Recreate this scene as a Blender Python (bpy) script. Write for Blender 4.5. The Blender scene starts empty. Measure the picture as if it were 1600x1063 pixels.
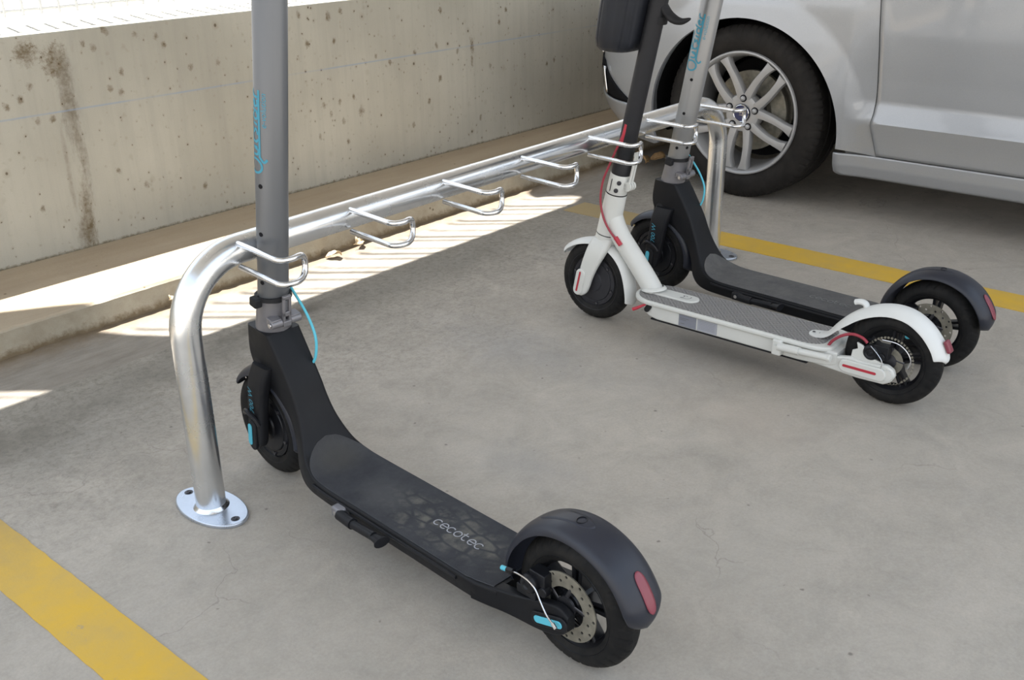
import bpy, bmesh, math, random
from mathutils import Vector, Matrix
PI = math.pi
rad = math.radians
C = bpy.context.scene.collection
sc = bpy.context.scene

# ------------------------------------------------------------ camera
cam_d = bpy.data.cameras.new('camera')
cam_d.sensor_width = 36.0
cam_d.lens = 36.0 * 1609.4 / 1600.0
cam_d.clip_start = 0.05
cam = bpy.data.objects.new('camera', cam_d)
C.objects.link(cam)
cam.matrix_world = Matrix(((0.651, 0.311, -0.693, 0), (-0.759, 0.251, -0.601, 0), (-0.013, 0.917, 0.399, 1.1), (0, 0, 0, 1)))
cam.matrix_world = Matrix.Translation((0, 0, 1.1)) @ cam.matrix_world.to_quaternion().normalized().to_matrix().to_4x4()
sc.camera = cam

# ------------------------------------------------------------ sky, sun, exposure
sc.view_settings.view_transform = 'Standard'
sc.view_settings.look = 'None'
sc.view_settings.gamma = 1
sc.view_settings.exposure = 1.5
world = bpy.data.worlds.new('sky')
sc.world = world
world.use_nodes = True
wn = world.node_tree
bg = wn.nodes['Background']
tc = wn.nodes.new('ShaderNodeTexCoord')
sp = wn.nodes.new('ShaderNodeSeparateXYZ')
rp = wn.nodes.new('ShaderNodeValToRGB')
wn.links.new(tc.outputs['Generated'], sp.inputs[0])
wn.links.new(sp.outputs['Z'], rp.inputs[0])
wn.links.new(rp.outputs[0], bg.inputs[0])
e = rp.color_ramp.elements
e[0].position = 0.0; e[0].color = (1.0, 0.955, 0.885, 1)
e[1].position = 0.7; e[1].color = (0.67, 0.81, 1.0, 1)
bg.inputs[1].default_value = 0.68

sun_d = bpy.data.lights.new('sun', 'SUN')
sun_d.energy = 6.2
sun_d.angle = rad(0.53)
sun_d.color = (1.0, 0.96, 0.90)
sun = bpy.data.objects.new('sun', sun_d)
C.objects.link(sun)
sun.rotation_euler = Vector((-0.092, -0.369, -1.0)).to_track_quat('-Z', 'Y').to_euler()
sun.location = (0, 6, 8)

# ------------------------------------------------------------ material helpers
class N:
    """small wrapper around a node tree"""
    def __init__(s, name):
        s.m = bpy.data.materials.new(name)
        s.m.use_nodes = True
        s.t = s.m.node_tree
        s.b = s.t.nodes['Principled BSDF']
        s._pos = None
    def new(s, typ, **kw):
        n = s.t.nodes.new(typ)
        for k, v in kw.items(): setattr(n, k, v)
        return n
    def put(s, sock, v):
        if isinstance(v, (int, float, tuple, list)):
            if isinstance(v, (tuple, list)) and len(v) == 3 and len(sock.default_value) == 4: v = (*v, 1)
            sock.default_value = v
        else: s.t.links.new(v, sock)
    def pos(s):
        if s._pos is None: s._pos = s.new('ShaderNodeTexCoord').outputs['Object']
        return s._pos
    def xyz(s):
        n = s.new('ShaderNodeSeparateXYZ'); s.put(n.inputs[0], s.pos()); return n.outputs
    def math(s, op, a, b=0.0, c=0.0, clamp=False):
        n = s.new('ShaderNodeMath', operation=op); n.use_clamp = clamp
        s.put(n.inputs[0], a); s.put(n.inputs[1], b); s.put(n.inputs[2], c)
        return n.outputs[0]
    def scale(s, v, sc3):
        n = s.new('ShaderNodeMapping'); s.put(n.inputs[0], v); n.inputs['Scale'].default_value = sc3
        return n.outputs[0]
    def noise(s, scale, detail=4, rough=0.55, vec=None, dist=0.0):
        n = s.new('ShaderNodeTexNoise')
        s.put(n.inputs['Vector'], vec if vec is not None else s.pos())
        n.inputs['Scale'].default_value = scale; n.inputs['Detail'].default_value = detail
        n.inputs['Roughness'].default_value = rough; n.inputs['Distortion'].default_value = dist
        return n.outputs[0]
    def voro(s, scale, vec=None, feature='F1', rnd=1.0):
        n = s.new('ShaderNodeTexVoronoi', feature=feature)
        s.put(n.inputs['Vector'], vec if vec is not None else s.pos())
        n.inputs['Scale'].default_value = scale; n.inputs['Randomness'].default_value = rnd
        return n.outputs
    def ramp(s, v, a, b, inv=False):
        n = s.new('ShaderNodeMapRange'); n.clamp = True
        s.put(n.inputs['Value'], v)
        n.inputs['From Min'].default_value = a; n.inputs['From Max'].default_value = b
        n.inputs['To Min'].default_value = 1.0 if inv else 0.0; n.inputs['To Max'].default_value = 0.0 if inv else 1.0
        return n.outputs[0]
    def mix(s, f, a, b, mode='MIX'):
        n = s.new('ShaderNodeMix', data_type='RGBA', blend_type=mode)
        s.put(n.inputs[0], f); s.put(n.inputs[6], a); s.put(n.inputs[7], b)
        return n.outputs[2]
    def bump(s, h, strength=0.3, dist=0.002):
        n = s.new('ShaderNodeBump'); n.inputs['Strength'].default_value = strength
        n.inputs['Distance'].default_value = dist
        s.put(n.inputs['Height'], h); s.put(s.b.inputs['Normal'], n.outputs[0])
    def set(s, col=None, rough=None, metal=None, **kw):
        if col is not None: s.put(s.b.inputs['Base Color'], col)
        if rough is not None: s.put(s.b.inputs['Roughness'], rough)
        if metal is not None: s.put(s.b.inputs['Metallic'], metal)
        for k, v in kw.items(): s.put(s.b.inputs[k.replace('_', ' ')], v)
        return s.m
    def blob(s, u, v, cu, cv, ru, rv, warp=None, soft=1.0):
        """soft spot in the plane (u, v), 1 in the centre"""
        a = s.math('MULTIPLY', s.math('SUBTRACT', u, cu), 1.0 / ru)
        b = s.math('MULTIPLY', s.math('SUBTRACT', v, cv), 1.0 / rv)
        d = s.math('SQRT', s.math('ADD', s.math('MULTIPLY', a, a), s.math('MULTIPLY', b, b)))
        if warp is not None: d = s.math('ADD', d, warp)
        return s.ramp(d, 1.0 - soft, 1.0, inv=True)

def simple(name, col, rough=0.5, metal=0.0, var=0.0, vscale=60, bump=0.0, bscale=400, **kw):
    n = N(name)
    c = col
    if var:
        f = n.ramp(n.noise(vscale, 5), 0.3, 0.7)
        c = n.mix(f, tuple(x * (1 - var) for x in col), tuple(min(1, x * (1 + var)) for x in col))
        rr = n.math('ADD', rough - 0.08, n.math('MULTIPLY', f, 0.16))
        n.set(c, rr, metal, **kw)
    else:
        n.set(c, rough, metal, **kw)
    if bump: n.bump(n.noise(bscale, 3), bump, 0.001)
    return n.m

# ------------------------------------------------------------ materials
def mat_floor():
    n = N('parking concrete'); o = n.xyz(); X, Y = o[0], o[1]
    big = n.ramp(n.noise(1.3, 5, 0.6), 0.3, 0.7)
    mid = n.ramp(n.noise(7, 8, 0.7, dist=0.6), 0.32, 0.7)
    fine = n.ramp(n.noise(160, 4, 0.7), 0.25, 0.75)
    c = n.mix(big, (0.430, 0.382, 0.325), (0.540, 0.482, 0.412))
    c = n.mix(n.math('MULTIPLY', mid, 0.7), c, (0.310, 0.284, 0.242))
    st = n.scale(n.pos(), (1, 5, 1))
    c = n.mix(n.math('MULTIPLY', n.ramp(n.noise(6, 6, 0.65, vec=st), 0.5, 0.72), 0.35), c, (0.43, 0.39, 0.35))
    c = n.mix(n.math('MULTIPLY', fine, 0.30), c, (0.17, 0.158, 0.138))
    c = n.mix(n.math('MULTIPLY', n.ramp(n.noise(45, 6, 0.8, dist=0.5), 0.45, 0.75), 0.30), c, (0.50, 0.465, 0.41))
    warp = n.math('MULTIPLY', n.math('SUBTRACT', n.noise(9, 6, 0.7), 0.5), 1.6)
    # grime near the gutter and worn darker patches
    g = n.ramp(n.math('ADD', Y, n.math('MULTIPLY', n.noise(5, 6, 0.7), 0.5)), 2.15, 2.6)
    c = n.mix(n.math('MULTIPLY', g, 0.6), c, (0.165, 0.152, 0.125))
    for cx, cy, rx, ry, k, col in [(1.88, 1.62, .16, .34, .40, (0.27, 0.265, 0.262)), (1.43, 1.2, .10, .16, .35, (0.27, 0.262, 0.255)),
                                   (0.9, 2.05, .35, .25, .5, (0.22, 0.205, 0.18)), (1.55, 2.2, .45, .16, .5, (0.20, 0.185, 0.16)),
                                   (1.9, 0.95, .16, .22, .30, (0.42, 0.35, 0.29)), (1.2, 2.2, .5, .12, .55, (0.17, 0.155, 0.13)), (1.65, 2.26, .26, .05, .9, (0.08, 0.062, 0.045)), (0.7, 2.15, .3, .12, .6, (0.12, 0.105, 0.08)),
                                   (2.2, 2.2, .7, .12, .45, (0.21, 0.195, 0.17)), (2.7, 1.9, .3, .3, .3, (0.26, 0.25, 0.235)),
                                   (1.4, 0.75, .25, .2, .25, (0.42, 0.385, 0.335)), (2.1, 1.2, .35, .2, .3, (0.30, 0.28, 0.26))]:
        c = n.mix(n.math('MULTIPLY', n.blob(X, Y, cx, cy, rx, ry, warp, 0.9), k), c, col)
    # mottled grime, denser towards the gutter
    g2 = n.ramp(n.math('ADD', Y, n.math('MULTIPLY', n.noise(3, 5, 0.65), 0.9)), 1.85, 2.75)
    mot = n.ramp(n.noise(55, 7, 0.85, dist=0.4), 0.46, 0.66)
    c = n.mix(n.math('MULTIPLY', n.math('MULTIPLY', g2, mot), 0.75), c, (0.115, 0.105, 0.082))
    # dark specks and small pits
    v = n.voro(26)
    big_enough = n.ramp(n.noise(40, 2), 0.56, 0.62)
    c = n.mix(n.math('MULTIPLY', n.math('MULTIPLY', n.ramp(v[0], 0.06, 0.13, inv=True), big_enough), 0.7), c, (0.12, 0.105, 0.09))
    # hairline cracks
    wv = n.new('ShaderNodeVectorMath', operation='ADD'); n.put(wv.inputs[0], n.pos())
    nz = n.new('ShaderNodeTexNoise'); nz.inputs['Scale'].default_value = 6; nz.inputs['Detail'].default_value = 8
    n.put(nz.inputs['Vector'], n.pos()); sm = n.new('ShaderNodeVectorMath', operation='SCALE'); n.put(sm.inputs[0], nz.outputs[1]); sm.inputs['Scale'].default_value = 0.22
    n.put(wv.inputs[1], sm.outputs[0])
    cr = n.voro(1.9, vec=wv.outputs[0], feature='DISTANCE_TO_EDGE')
    where = n.ramp(n.noise(1.7, 2), 0.52, 0.6)
    c = n.mix(n.math('MULTIPLY', n.math('MULTIPLY', n.ramp(cr[0], 0.0, 0.004, inv=True), where), 0.45), c, (0.16, 0.14, 0.12))
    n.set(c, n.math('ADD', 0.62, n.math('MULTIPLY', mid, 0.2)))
    n.bump(n.noise(180, 6, 0.7), 0.22, 0.002)
    return n.m

def mat_wall():
    n = N('board marked concrete wall'); o = n.xyz(); X, Y, Z = o[0], o[1], o[2]
    big = n.ramp(n.noise(2.2, 5), 0.3, 0.7)
    c = n.mix(big, (0.385, 0.372, 0.320), (0.490, 0.475, 0.415))
    sv = n.scale(n.pos(), (1, 1, 0.06))
    c = n.mix(n.math('MULTIPLY', n.ramp(n.noise(26, 6, 0.65, vec=sv), 0.45, 0.75), 0.35), c, (0.29, 0.28, 0.25))
    c = n.mix(n.math('MULTIPLY', n.ramp(n.noise(300, 3, 0.7), 0.35, 0.8), 0.2), c, (0.30, 0.28, 0.235))
    warp = n.math('MULTIPLY', n.math('SUBTRACT', n.noise(60, 8, 0.85), 0.5), 3.4)
    warp2 = n.math('MULTIPLY', n.math('SUBTRACT', n.noise(22, 8, 0.8, vec=n.scale(n.pos(), (1, 1, 0.3))), 0.5), 3.2)
    brown = (0.125, 0.088, 0.042)
    patchy = n.math('ADD', 0.5, n.math('MULTIPLY', n.ramp(n.noise(48, 6, 0.75), 0.42, 0.60), 0.6))
    for cx, cz, rx, rz, k, w in [(1.407, .69, .035, .035, .8, 0), (1.489, .655, .035, .05, .85, 0), (1.512, .55, .022, .17, .75, 1), (1.522, .40, .016, .10, .6, 1),
                                 (1.505, .19, .022, .13, .8, 1), (1.49, .13, .028, .06, .6, 1), (1.47, .30, .008, .12, .4, 1), (2.405, 0.709, 0.008, 0.012, .75, 0), (2.538, 0.690, 0.011, 0.017, .75, 0), (2.598, 0.705, 0.008, 0.012, .75, 0), (2.432, 0.604, 0.010, 0.016, .75, 0), (2.558, 0.604, 0.008, 0.012, .75, 0), (2.758, 0.523, 0.008, 0.012, .75, 0), (2.833, 0.491, 0.008, 0.012, .75, 0), (2.969, 0.513, 0.008, 0.012, .75, 0), (3.095, 0.528, 0.008, 0.012, .75, 0), (3.217, 0.492, 0.008, 0.012, .75, 0), (3.125, 0.662, 0.008, 0.012, .75, 0), (3.530, 0.630, 0.008, 0.012, .75, 0), (3.484, 0.583, 0.008, 0.012, .75, 0), (3.109, 0.392, 0.010, 0.016, .75, 0), (2.486, 0.377, 0.008, 0.012, .75, 0), (2.518, 0.337, 0.008, 0.012, .75, 0), (2.564, 0.376, 0.008, 0.012, .75, 0), (2.575, 0.303, 0.008, 0.012, .75, 0), (2.668, 0.330, 0.014, 0.022, .75, 0), (2.632, 0.387, 0.008, 0.012, .75, 0), (2.456, 0.264, 0.008, 0.012, .75, 0), (2.591, 0.222, 0.008, 0.012, .75, 0), (2.944, 0.228, 0.008, 0.012, .75, 0), (3.039, 0.308, 0.008, 0.012, .75, 0), (3.351, 0.193, 0.008, 0.012, .75, 0), (3.813, 0.365, 0.008, 0.012, .75, 0), (3.868, 0.377, 0.008, 0.012, .75, 0), (3.419, 0.407, 0.008, 0.012, .75, 0), (3.308, 0.500, 0.012, 0.036, .75, 0), (3.306, 0.439, 0.008, 0.024, .75, 0), (1.656, 0.733, .009, .011, .7, 0), (1.759, 0.706, .009, .011, .7, 0), (1.831, 0.694, .009, .011, .7, 0), (1.854, 0.664, .009, .011, .7, 0), (1.585, 0.697, .009, .011, .7, 0), (1.615, 0.681, .009, .011, .7, 0), (1.649, 0.555, .009, .011, .7, 0), (1.685, 0.538, .009, .011, .7, 0), (1.366, 0.560, .009, .011, .7, 0), (1.322, 0.546, .009, .011, .7, 0), (1.406, 0.492, .009, .011, .7, 0), (1.450, 0.492, .009, .011, .7, 0), (1.723, 0.234, .009, .011, .7, 0), (1.368, 0.233, .009, .011, .7, 0), (1.633, 0.299, .009, .011, .7, 0), (1.936, 0.185, .009, .011, .7, 0), (2.048, 0.585, .009, .011, .7, 0), (1.665, 0.723, .009, .011, .7, 0), (1.696, 0.600, .009, .011, .7, 0), (1.943, 0.583, .009, .011, .7, 0), (1.400, 0.594, .009, .011, .7, 0)]:
        c = n.mix(n.math('MULTIPLY', n.blob(X, Z, cx, cz, rx * 1.25, rz * 1.2, warp2 if w else warp, 0.8 if w else 0.6), n.math('MULTIPLY', patchy, k)), c, brown)
    gg = n.blob(X, Z, 1.52, .50, .05, .30, warp2, 0.9)
    c = n.mix(n.math('MULTIPLY', gg, 0.3), c, (0.27, 0.27, 0.25))
    # bug holes of two sizes
    for scl, t, dens, k in [(22, 0.085, 0.53, 0.9), (46, 0.12, 0.54, 0.75), (12, 0.07, 0.50, 0.85), (31, 0.10, 0.55, 0.9)]:
        v = n.voro(scl, vec=n.scale(n.pos(), (1, 1, 0.85)))
        where = n.ramp(n.noise(scl * 1.1, 1), dens, dens + 0.05)
        hole = n.math('MULTIPLY', n.ramp(v[0], t * 0.6, t, inv=True), where)
        halo = n.math('MULTIPLY', n.ramp(v[0], t * 0.7, t * 2.8, inv=True), where)
        c = n.mix(n.math('MULTIPLY', halo, 0.25), c, (0.20, 0.15, 0.085))
        c = n.mix(n.math('MULTIPLY', hole, k), c, (0.085, 0.062, 0.035))
    # faint blue snapped chalk line
    zz = n.math('ABSOLUTE', n.math('SUBTRACT', Z, n.math('SUBTRACT', 0.515, n.math('MULTIPLY', X, 0.0035))))
    brk = n.ramp(n.noise(2.5, 3, 0.6, vec=n.scale(n.pos(), (1, 1, 0.1))), 0.36, 0.58)
    c = n.mix(n.math('MULTIPLY', n.math('MULTIPLY', n.ramp(zz, 0.0008, 0.0042, inv=True), brk), 0.62), c, (0.25, 0.33, 0.46))
    # moss and dirt where the wall meets the ledge
    dz = n.math('ADD', n.math('SUBTRACT', Z, 0.077), n.math('MULTIPLY', n.math('SUBTRACT', n.noise(60, 5, 0.8), 0.5), 0.03))
    c = n.mix(n.math('MULTIPLY', n.ramp(dz, 0.0, 0.010, inv=True), 0.85), c, (0.12, 0.095, 0.05))
    n.set(c, 0.85)
    n.bump(n.noise(90, 6, 0.7), 0.25, 0.002)
    return n.m

def mat_ledge():
    n = N('dusty tan ledge concrete'); o = n.xyz(); Y = o[1]; Z = o[2]
    f = n.ramp(n.noise(3, 7, 0.65, vec=n.scale(n.pos(), (0.4, 2, 1))), 0.3, 0.7)
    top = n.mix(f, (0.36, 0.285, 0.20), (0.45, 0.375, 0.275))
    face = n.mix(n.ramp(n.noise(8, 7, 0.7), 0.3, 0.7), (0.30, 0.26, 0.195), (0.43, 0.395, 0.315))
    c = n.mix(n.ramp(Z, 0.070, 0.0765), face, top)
    wz = n.math('ADD', Z, n.math('MULTIPLY', n.math('SUBTRACT', n.noise(40, 6, 0.75), 0.5), 0.05))
    c = n.mix(n.math('MULTIPLY', n.ramp(wz, 0.008, 0.026, inv=True), 0.85), c, (0.15, 0.105, 0.055))
    c = n.mix(n.math('MULTIPLY', n.ramp(n.noise(260, 4, 0.8), 0.55, 0.8), 0.5), c, (0.20, 0.155, 0.10))
    v = n.voro(24); w = n.ramp(n.noise(26, 1), 0.54, 0.6)
    c = n.mix(n.math('MULTIPLY', n.math('MULTIPLY', n.ramp(v[0], 0.06, 0.13, inv=True), w), 0.8), c, (0.10, 0.07, 0.04))
    n.set(c, 0.9); n.bump(n.noise(70, 7, 0.75), 0.5, 0.004)
    return n.m

def mat_gutter():
    n = N('weathered gutter concrete'); o = n.xyz(); Y = o[1]
    st = n.scale(n.pos(), (1, 4, 1))
    f = n.ramp(n.noise(5, 8, 0.7, vec=st), 0.3, 0.7)
    c = n.mix(f, (0.20, 0.178, 0.150), (0.33, 0.297, 0.255))
    yy = n.math('ADD', Y, n.math('MULTIPLY', n.math('SUBTRACT', n.noise(14, 7, 0.75), 0.5), 0.16))
    c = n.mix(n.math('MULTIPLY', n.ramp(yy, 2.50, 2.60), 0.8), c, (0.17, 0.12, 0.065))
    c = n.mix(n.math('MULTIPLY', n.ramp(n.noise(200, 5, 0.8), 0.52, 0.75), 0.5), c, (0.18, 0.135, 0.085))
    n.set(c, 0.9); n.bump(n.noise(60, 8, 0.75), 0.5, 0.004)
    return n.m

def mat_yellow():
    n = N('yellow line paint')
    f = n.ramp(n.noise(9, 7, 0.7), 0.35, 0.7)
    c = n.mix(f, (0.66, 0.405, 0.035), (0.56, 0.37, 0.085))
    wear = n.ramp(n.math('ADD', n.noise(70, 8, 0.75), n.math('MULTIPLY', n.noise(5, 3), 0.5)), 0.90, 1.02)
    c = n.mix(n.math('MULTIPLY', wear, 0.7), c, (0.34, 0.28, 0.20))
    fade = n.ramp(n.math('ADD', n.xyz()[1], n.math('MULTIPLY', n.noise(20, 6, 0.7), 0.25)), 1.75, 2.15)
    c = n.mix(n.math('MULTIPLY', fade, 0.75), c, (0.27, 0.225, 0.15))
    n.set(c, 0.6); n.bump(n.noise(180, 6, 0.7), 0.22, 0.002)
    return n.m

def mat_galv():
    n = N('galvanised steel')
    v = n.voro(55, vec=n.scale(n.pos(), (1, 1, 1)))
    f = n.ramp(n.noise(14, 6, 0.7), 0.3, 0.7)
    c = n.mix(f, (0.70, 0.72, 0.74), (0.84, 0.85, 0.86))
    sm = n.ramp(n.noise(60, 4, 0.7, vec=n.scale(n.pos(), (1, 1, 2))), 0.62, 0.70)
    c = n.mix(n.math('MULTIPLY', sm, 0.12), c, (0.45, 0.45, 0.45))
    n.set(c, n.math('ADD', 0.20, n.math('MULTIPLY', n.ramp(n.noise(12, 4, 0.6), 0.3, 0.75), 0.12)), 0.95)
    n.bump(n.noise(14, 3, 0.5), 0.05, 0.003)
    return n.m

def mat_deck():
    n = N('dusty black deck rubber'); o = n.xyz(); X, Y = o[0], o[1]
    c = n.mix(n.ramp(n.noise(14, 6, 0.7), 0.35, 0.7), (0.030, 0.032, 0.038), (0.052, 0.054, 0.060))
    warp = n.math('MULTIPLY', n.math('SUBTRACT', n.noise(30, 6, 0.7), 0.5), 1.2)
    vv = n.voro(26, vec=n.scale(n.pos(), (1.5, 0.8, 1)), feature='DISTANCE_TO_EDGE', rnd=0.8)
    tr = n.math('MULTIPLY', n.ramp(vv[0], 0.04, 0.14), n.ramp(n.noise(22, 5, 0.7), 0.40, 0.62))
    # a dusty shoe print in front of the rear fender
    m = n.blob(X, Y, 0.0, 0.30, 0.066, 0.17, warp, 0.5)
    c = n.mix(n.math('MULTIPLY', n.math('MULTIPLY', m, tr), 0.85), c, (0.135, 0.130, 0.112))
    m2 = n.blob(X, Y, -0.01, 0.46, 0.055, 0.08, warp, 0.9)
    c = n.mix(n.math('MULTIPLY', m2, 0.35), c, (0.11, 0.11, 0.108))
    c = n.mix(n.math('MULTIPLY', n.blob(X, Y, 0.0, 0.62, 0.07, 0.05, None, 0.7), 0.4), c, (0.085, 0.080, 0.068))
    n.set(c, 0.75); n.bump(n.voro(700)[0], 0.35, 0.0008)
    return n.m

def mat_deck_worn():
    n = N('dusty grey deck rubber')
    c = n.mix(n.ramp(n.noise(18, 7, 0.75), 0.35, 0.7), (0.085, 0.085, 0.088), (0.135, 0.132, 0.128))
    c = n.mix(n.math('MULTIPLY', n.ramp(n.noise(90, 4, 0.8), 0.5, 0.8), 0.3), c, (0.2, 0.19, 0.18))
    n.set(c, 0.75); n.bump(n.voro(700)[0], 0.35, 0.0008)
    return n.m

def mat_tread_mat():
    n = N('grey ribbed footboard rubber'); o = n.xyz()
    a = n.math('SINE', n.math('MULTIPLY', n.math('ADD', o[0], o[1]), 520))
    b = n.math('SINE', n.math('MULTIPLY', n.math('SUBTRACT', o[0], o[1]), 520))
    chk = n.math('GREATER_THAN', n.math('MULTIPLY', n.math('SINE', n.math('MULTIPLY', o[0], 170)), n.math('SINE', n.math('MULTIPLY', o[1], 170))), 0.0)
    h = n.math('ADD', n.math('MULTIPLY', a, chk), n.math('MULTIPLY', b, n.math('SUBTRACT', 1.0, chk)))
    c = n.mix(n.ramp(h, -0.8, 0.9), (0.155, 0.150, 0.150), (0.275, 0.268, 0.262))
    c = n.mix(n.math('MULTIPLY', n.ramp(n.noise(12, 5), 0.4, 0.7), 0.3), c, (0.25, 0.235, 0.215))
    n.set(c, 0.8); n.bump(h, 0.5, 0.001)
    return n.m

def mat_tyre(name='scooter tyre rubber', col=(0.011, 0.011, 0.0115), dust=0.22):
    n = N(name)
    f = n.ramp(n.noise(18, 6, 0.7), 0.42, 0.72)
    c = n.mix(n.math('MULTIPLY', f, dust), col, (0.085, 0.078, 0.068))
    n.set(c, 0.62); n.bump(n.noise(300, 3), 0.15, 0.001)
    return n.m

def mat_carpaint():
    n = N('silver car paint')
    n.set(n.mix(n.ramp(n.noise(900, 2), 0.3, 0.7), (0.37, 0.385, 0.41), (0.45, 0.465, 0.49)), 0.36, 0.45)
    n.b.inputs['Coat Weight'].default_value = 0.7
    n.b.inputs['Coat Roughness'].default_value = 0.06
    return n.m

M = {}
M['floor'] = mat_floor(); M['wall'] = mat_wall(); M['ledge'] = mat_ledge(); M['gutter'] = mat_gutter()
M['yellow'] = mat_yellow(); M['galv'] = mat_galv(); M['deck'] = mat_deck(); M['deck_worn'] = mat_deck_worn(); M['matgrey'] = mat_tread_mat()
M['plate'] = simple('zinc plated foot', (0.55, 0.60, 0.68), 0.32, 0.85, 0.10, 30)
M['hookwire'] = simple('bright galvanised wire', (0.80, 0.81, 0.83), 0.22, 1.0, 0.06, 60)
M['roof'] = simple('roof concrete', (0.42, 0.41, 0.39), 0.9, 0, 0.1, 3)
M['blackpaint'] = simple('satin black painted frame', (0.0095, 0.010, 0.012), 0.45, 0.0, 0.12, 30, 0.12, 900)
M['blackplastic'] = simple('black plastic', (0.011, 0.0115, 0.014), 0.5, 0.0, 0.15, 25, 0.1, 700)
M['greyblack'] = simple('blue grey plastic fender', (0.020, 0.0225, 0.033), 0.40, 0.0, 0.15, 18)
M['rim'] = simple('black painted rim', (0.013, 0.0135, 0.0165), 0.35, 0.2, 0.25, 40)
M['rimgrey'] = simple('grey black hub motor', (0.036, 0.036, 0.041), 0.45, 0.2, 0.15, 30)
M['tyre'] = mat_tyre()
M['cartyre'] = mat_tyre('car tyre rubber', (0.017, 0.0155, 0.0148), 0.16)
M['disc'] = simple('brake disc steel', (0.24, 0.225, 0.185), 0.5, 0.45, 0.25, 60)
M['steel'] = simple('bright steel', (0.72, 0.72, 0.74), 0.25, 1.0)
M['darksteel'] = simple('dark steel', (0.09, 0.09, 0.10), 0.4, 0.8)
M['stem'] = simple('grey anodised stem', (0.150, 0.156, 0.166), 0.38, 0.4)
M['stemlight'] = simple('silver grey anodised stem', (0.27, 0.27, 0.27), 0.36, 0.45)
M['collar'] = simple('cast silver collar', (0.22, 0.215, 0.23), 0.38, 0.45, 0.05, 80)
M['cyan'] = simple('cyan plastic', (0.10, 0.50, 0.64), 0.45)
M['cyanprint'] = simple('cyan print', (0.05, 0.27, 0.38), 0.5)
M['greyprint'] = simple('light grey print', (0.34, 0.35, 0.38), 0.6)
M['fadedprint'] = simple('faded grey print', (0.19, 0.19, 0.19), 0.7)
M['red'] = simple('red plastic', (0.45, 0.03, 0.05), 0.45)
M['redlens'] = simple('dull red lamp lens', (0.22, 0.045, 0.065), 0.3)
M['darkred'] = simple('dark red cable', (0.32, 0.035, 0.055), 0.45)
M['white'] = simple('white painted alloy', (0.64, 0.645, 0.615), 0.38, 0.0, 0.03, 12)
M['whitefender'] = simple('white plastic', (0.68, 0.69, 0.675), 0.4, 0.0, 0.04, 14)
M['softgrey'] = simple('dark grey print', (0.16, 0.16, 0.17), 0.5)
M['sticker'] = simple('grey sticker', (0.22, 0.23, 0.27), 0.5)
M['stickerlt'] = simple('light grey sticker', (0.36, 0.37, 0.41), 0.5)
M['stemblack'] = simple('matt black tube', (0.018, 0.018, 0.021), 0.5, 0.0, 0.1, 60)
M['bag'] = simple('black ribbed bag shell', (0.016, 0.018, 0.024), 0.5, 0.0, 0.15, 30, 0.25, 900)
M['rubber'] = simple('black rubber', (0.02, 0.02, 0.022), 0.6)
M['carpaint'] = mat_carpaint()
M['alloy'] = simple('silver alloy', (0.40, 0.40, 0.405), 0.42, 0.35)
M['liner'] = simple('black wheel arch liner', (0.012, 0.012, 0.013), 0.8)
M['gap'] = simple('dark panel gap', (0.012, 0.012, 0.014), 0.6)
M['chrome'] = simple('chrome', (0.8, 0.8, 0.8), 0.08, 1.0)
M['blue'] = simple('dark blue enamel', (0.02, 0.03, 0.10), 0.25)
M['glass'] = simple('tinted car glass', (0.02, 0.025, 0.03), 0.05)
M['fence'] = simple('pale galvanised fence wire', (0.62, 0.63, 0.64), 0.5, 0.3)
M['leaf'] = simple('dry brown leaf', (0.42, 0.26, 0.12), 0.8, 0, 0.3, 60)
M['leafpale'] = simple('dry pale leaf', (0.55, 0.42, 0.26), 0.8, 0, 0.3, 60)
M['grate'] = simple('dark grate', (0.10, 0.09, 0.085), 0.7)

def mat_paving():
    n = N('pale street paving')
    br = n.new('ShaderNodeTexBrick'); n.put(br.inputs['Vector'], n.pos())
    br.inputs['Scale'].default_value = 1.0; br.inputs['Brick Width'].default_value = 0.4; br.inputs['Row Height'].default_value = 0.4
    br.inputs['Mortar Size'].default_value = 0.012; br.inputs['Color1'].default_value = (0.42, 0.40, 0.38, 1)
    br.inputs['Color2'].default_value = (0.50, 0.47, 0.45, 1); br.inputs['Mortar'].default_value = (0.30, 0.28, 0.26, 1)
    n.set(br.outputs[0], 0.85); return n.m
M['paving'] = mat_paving()

for k_, v_ in (('blackpaint', .2), ('blackplastic', .25), ('greyblack', .42), ('rim', .3), ('rubber', .2), ('bag', .3), ('stemblack', .3), ('rimgrey', .25), ('tyre', .15), ('cartyre', .15), ('deck', .25), ('deck_worn', .25), ('liner', .05), ('gap', .1)):
    M[k_].node_tree.nodes['Principled BSDF'].inputs['Specular IOR Level'].default_value = v_

# ------------------------------------------------------------ mesh helpers
def link(name, verts, faces, mat, parent=None, smooth=40, mats=None, fm=None):
    me = bpy.data.meshes.new(name)
    me.from_pydata([tuple(v) for v in verts], [], faces)
    me.update()
    bm = bmesh.new(); bm.from_mesh(me); bmesh.ops.recalc_face_normals(bm, faces=bm.faces); bm.to_mesh(me); bm.free()
    for m in ([mat] if mats is None else mats): me.materials.append(M[m] if isinstance(m, str) else m)
    if fm is not None:
        for p, i in zip(me.polygons, fm): p.material_index = i
    if smooth:
        for p in me.polygons: p.use_smooth = True
        me.set_sharp_from_angle(angle=rad(smooth))
    o = bpy.data.objects.new(name, me)
    C.objects.link(o)
    if parent is not None: o.parent = parent
    return o

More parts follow.
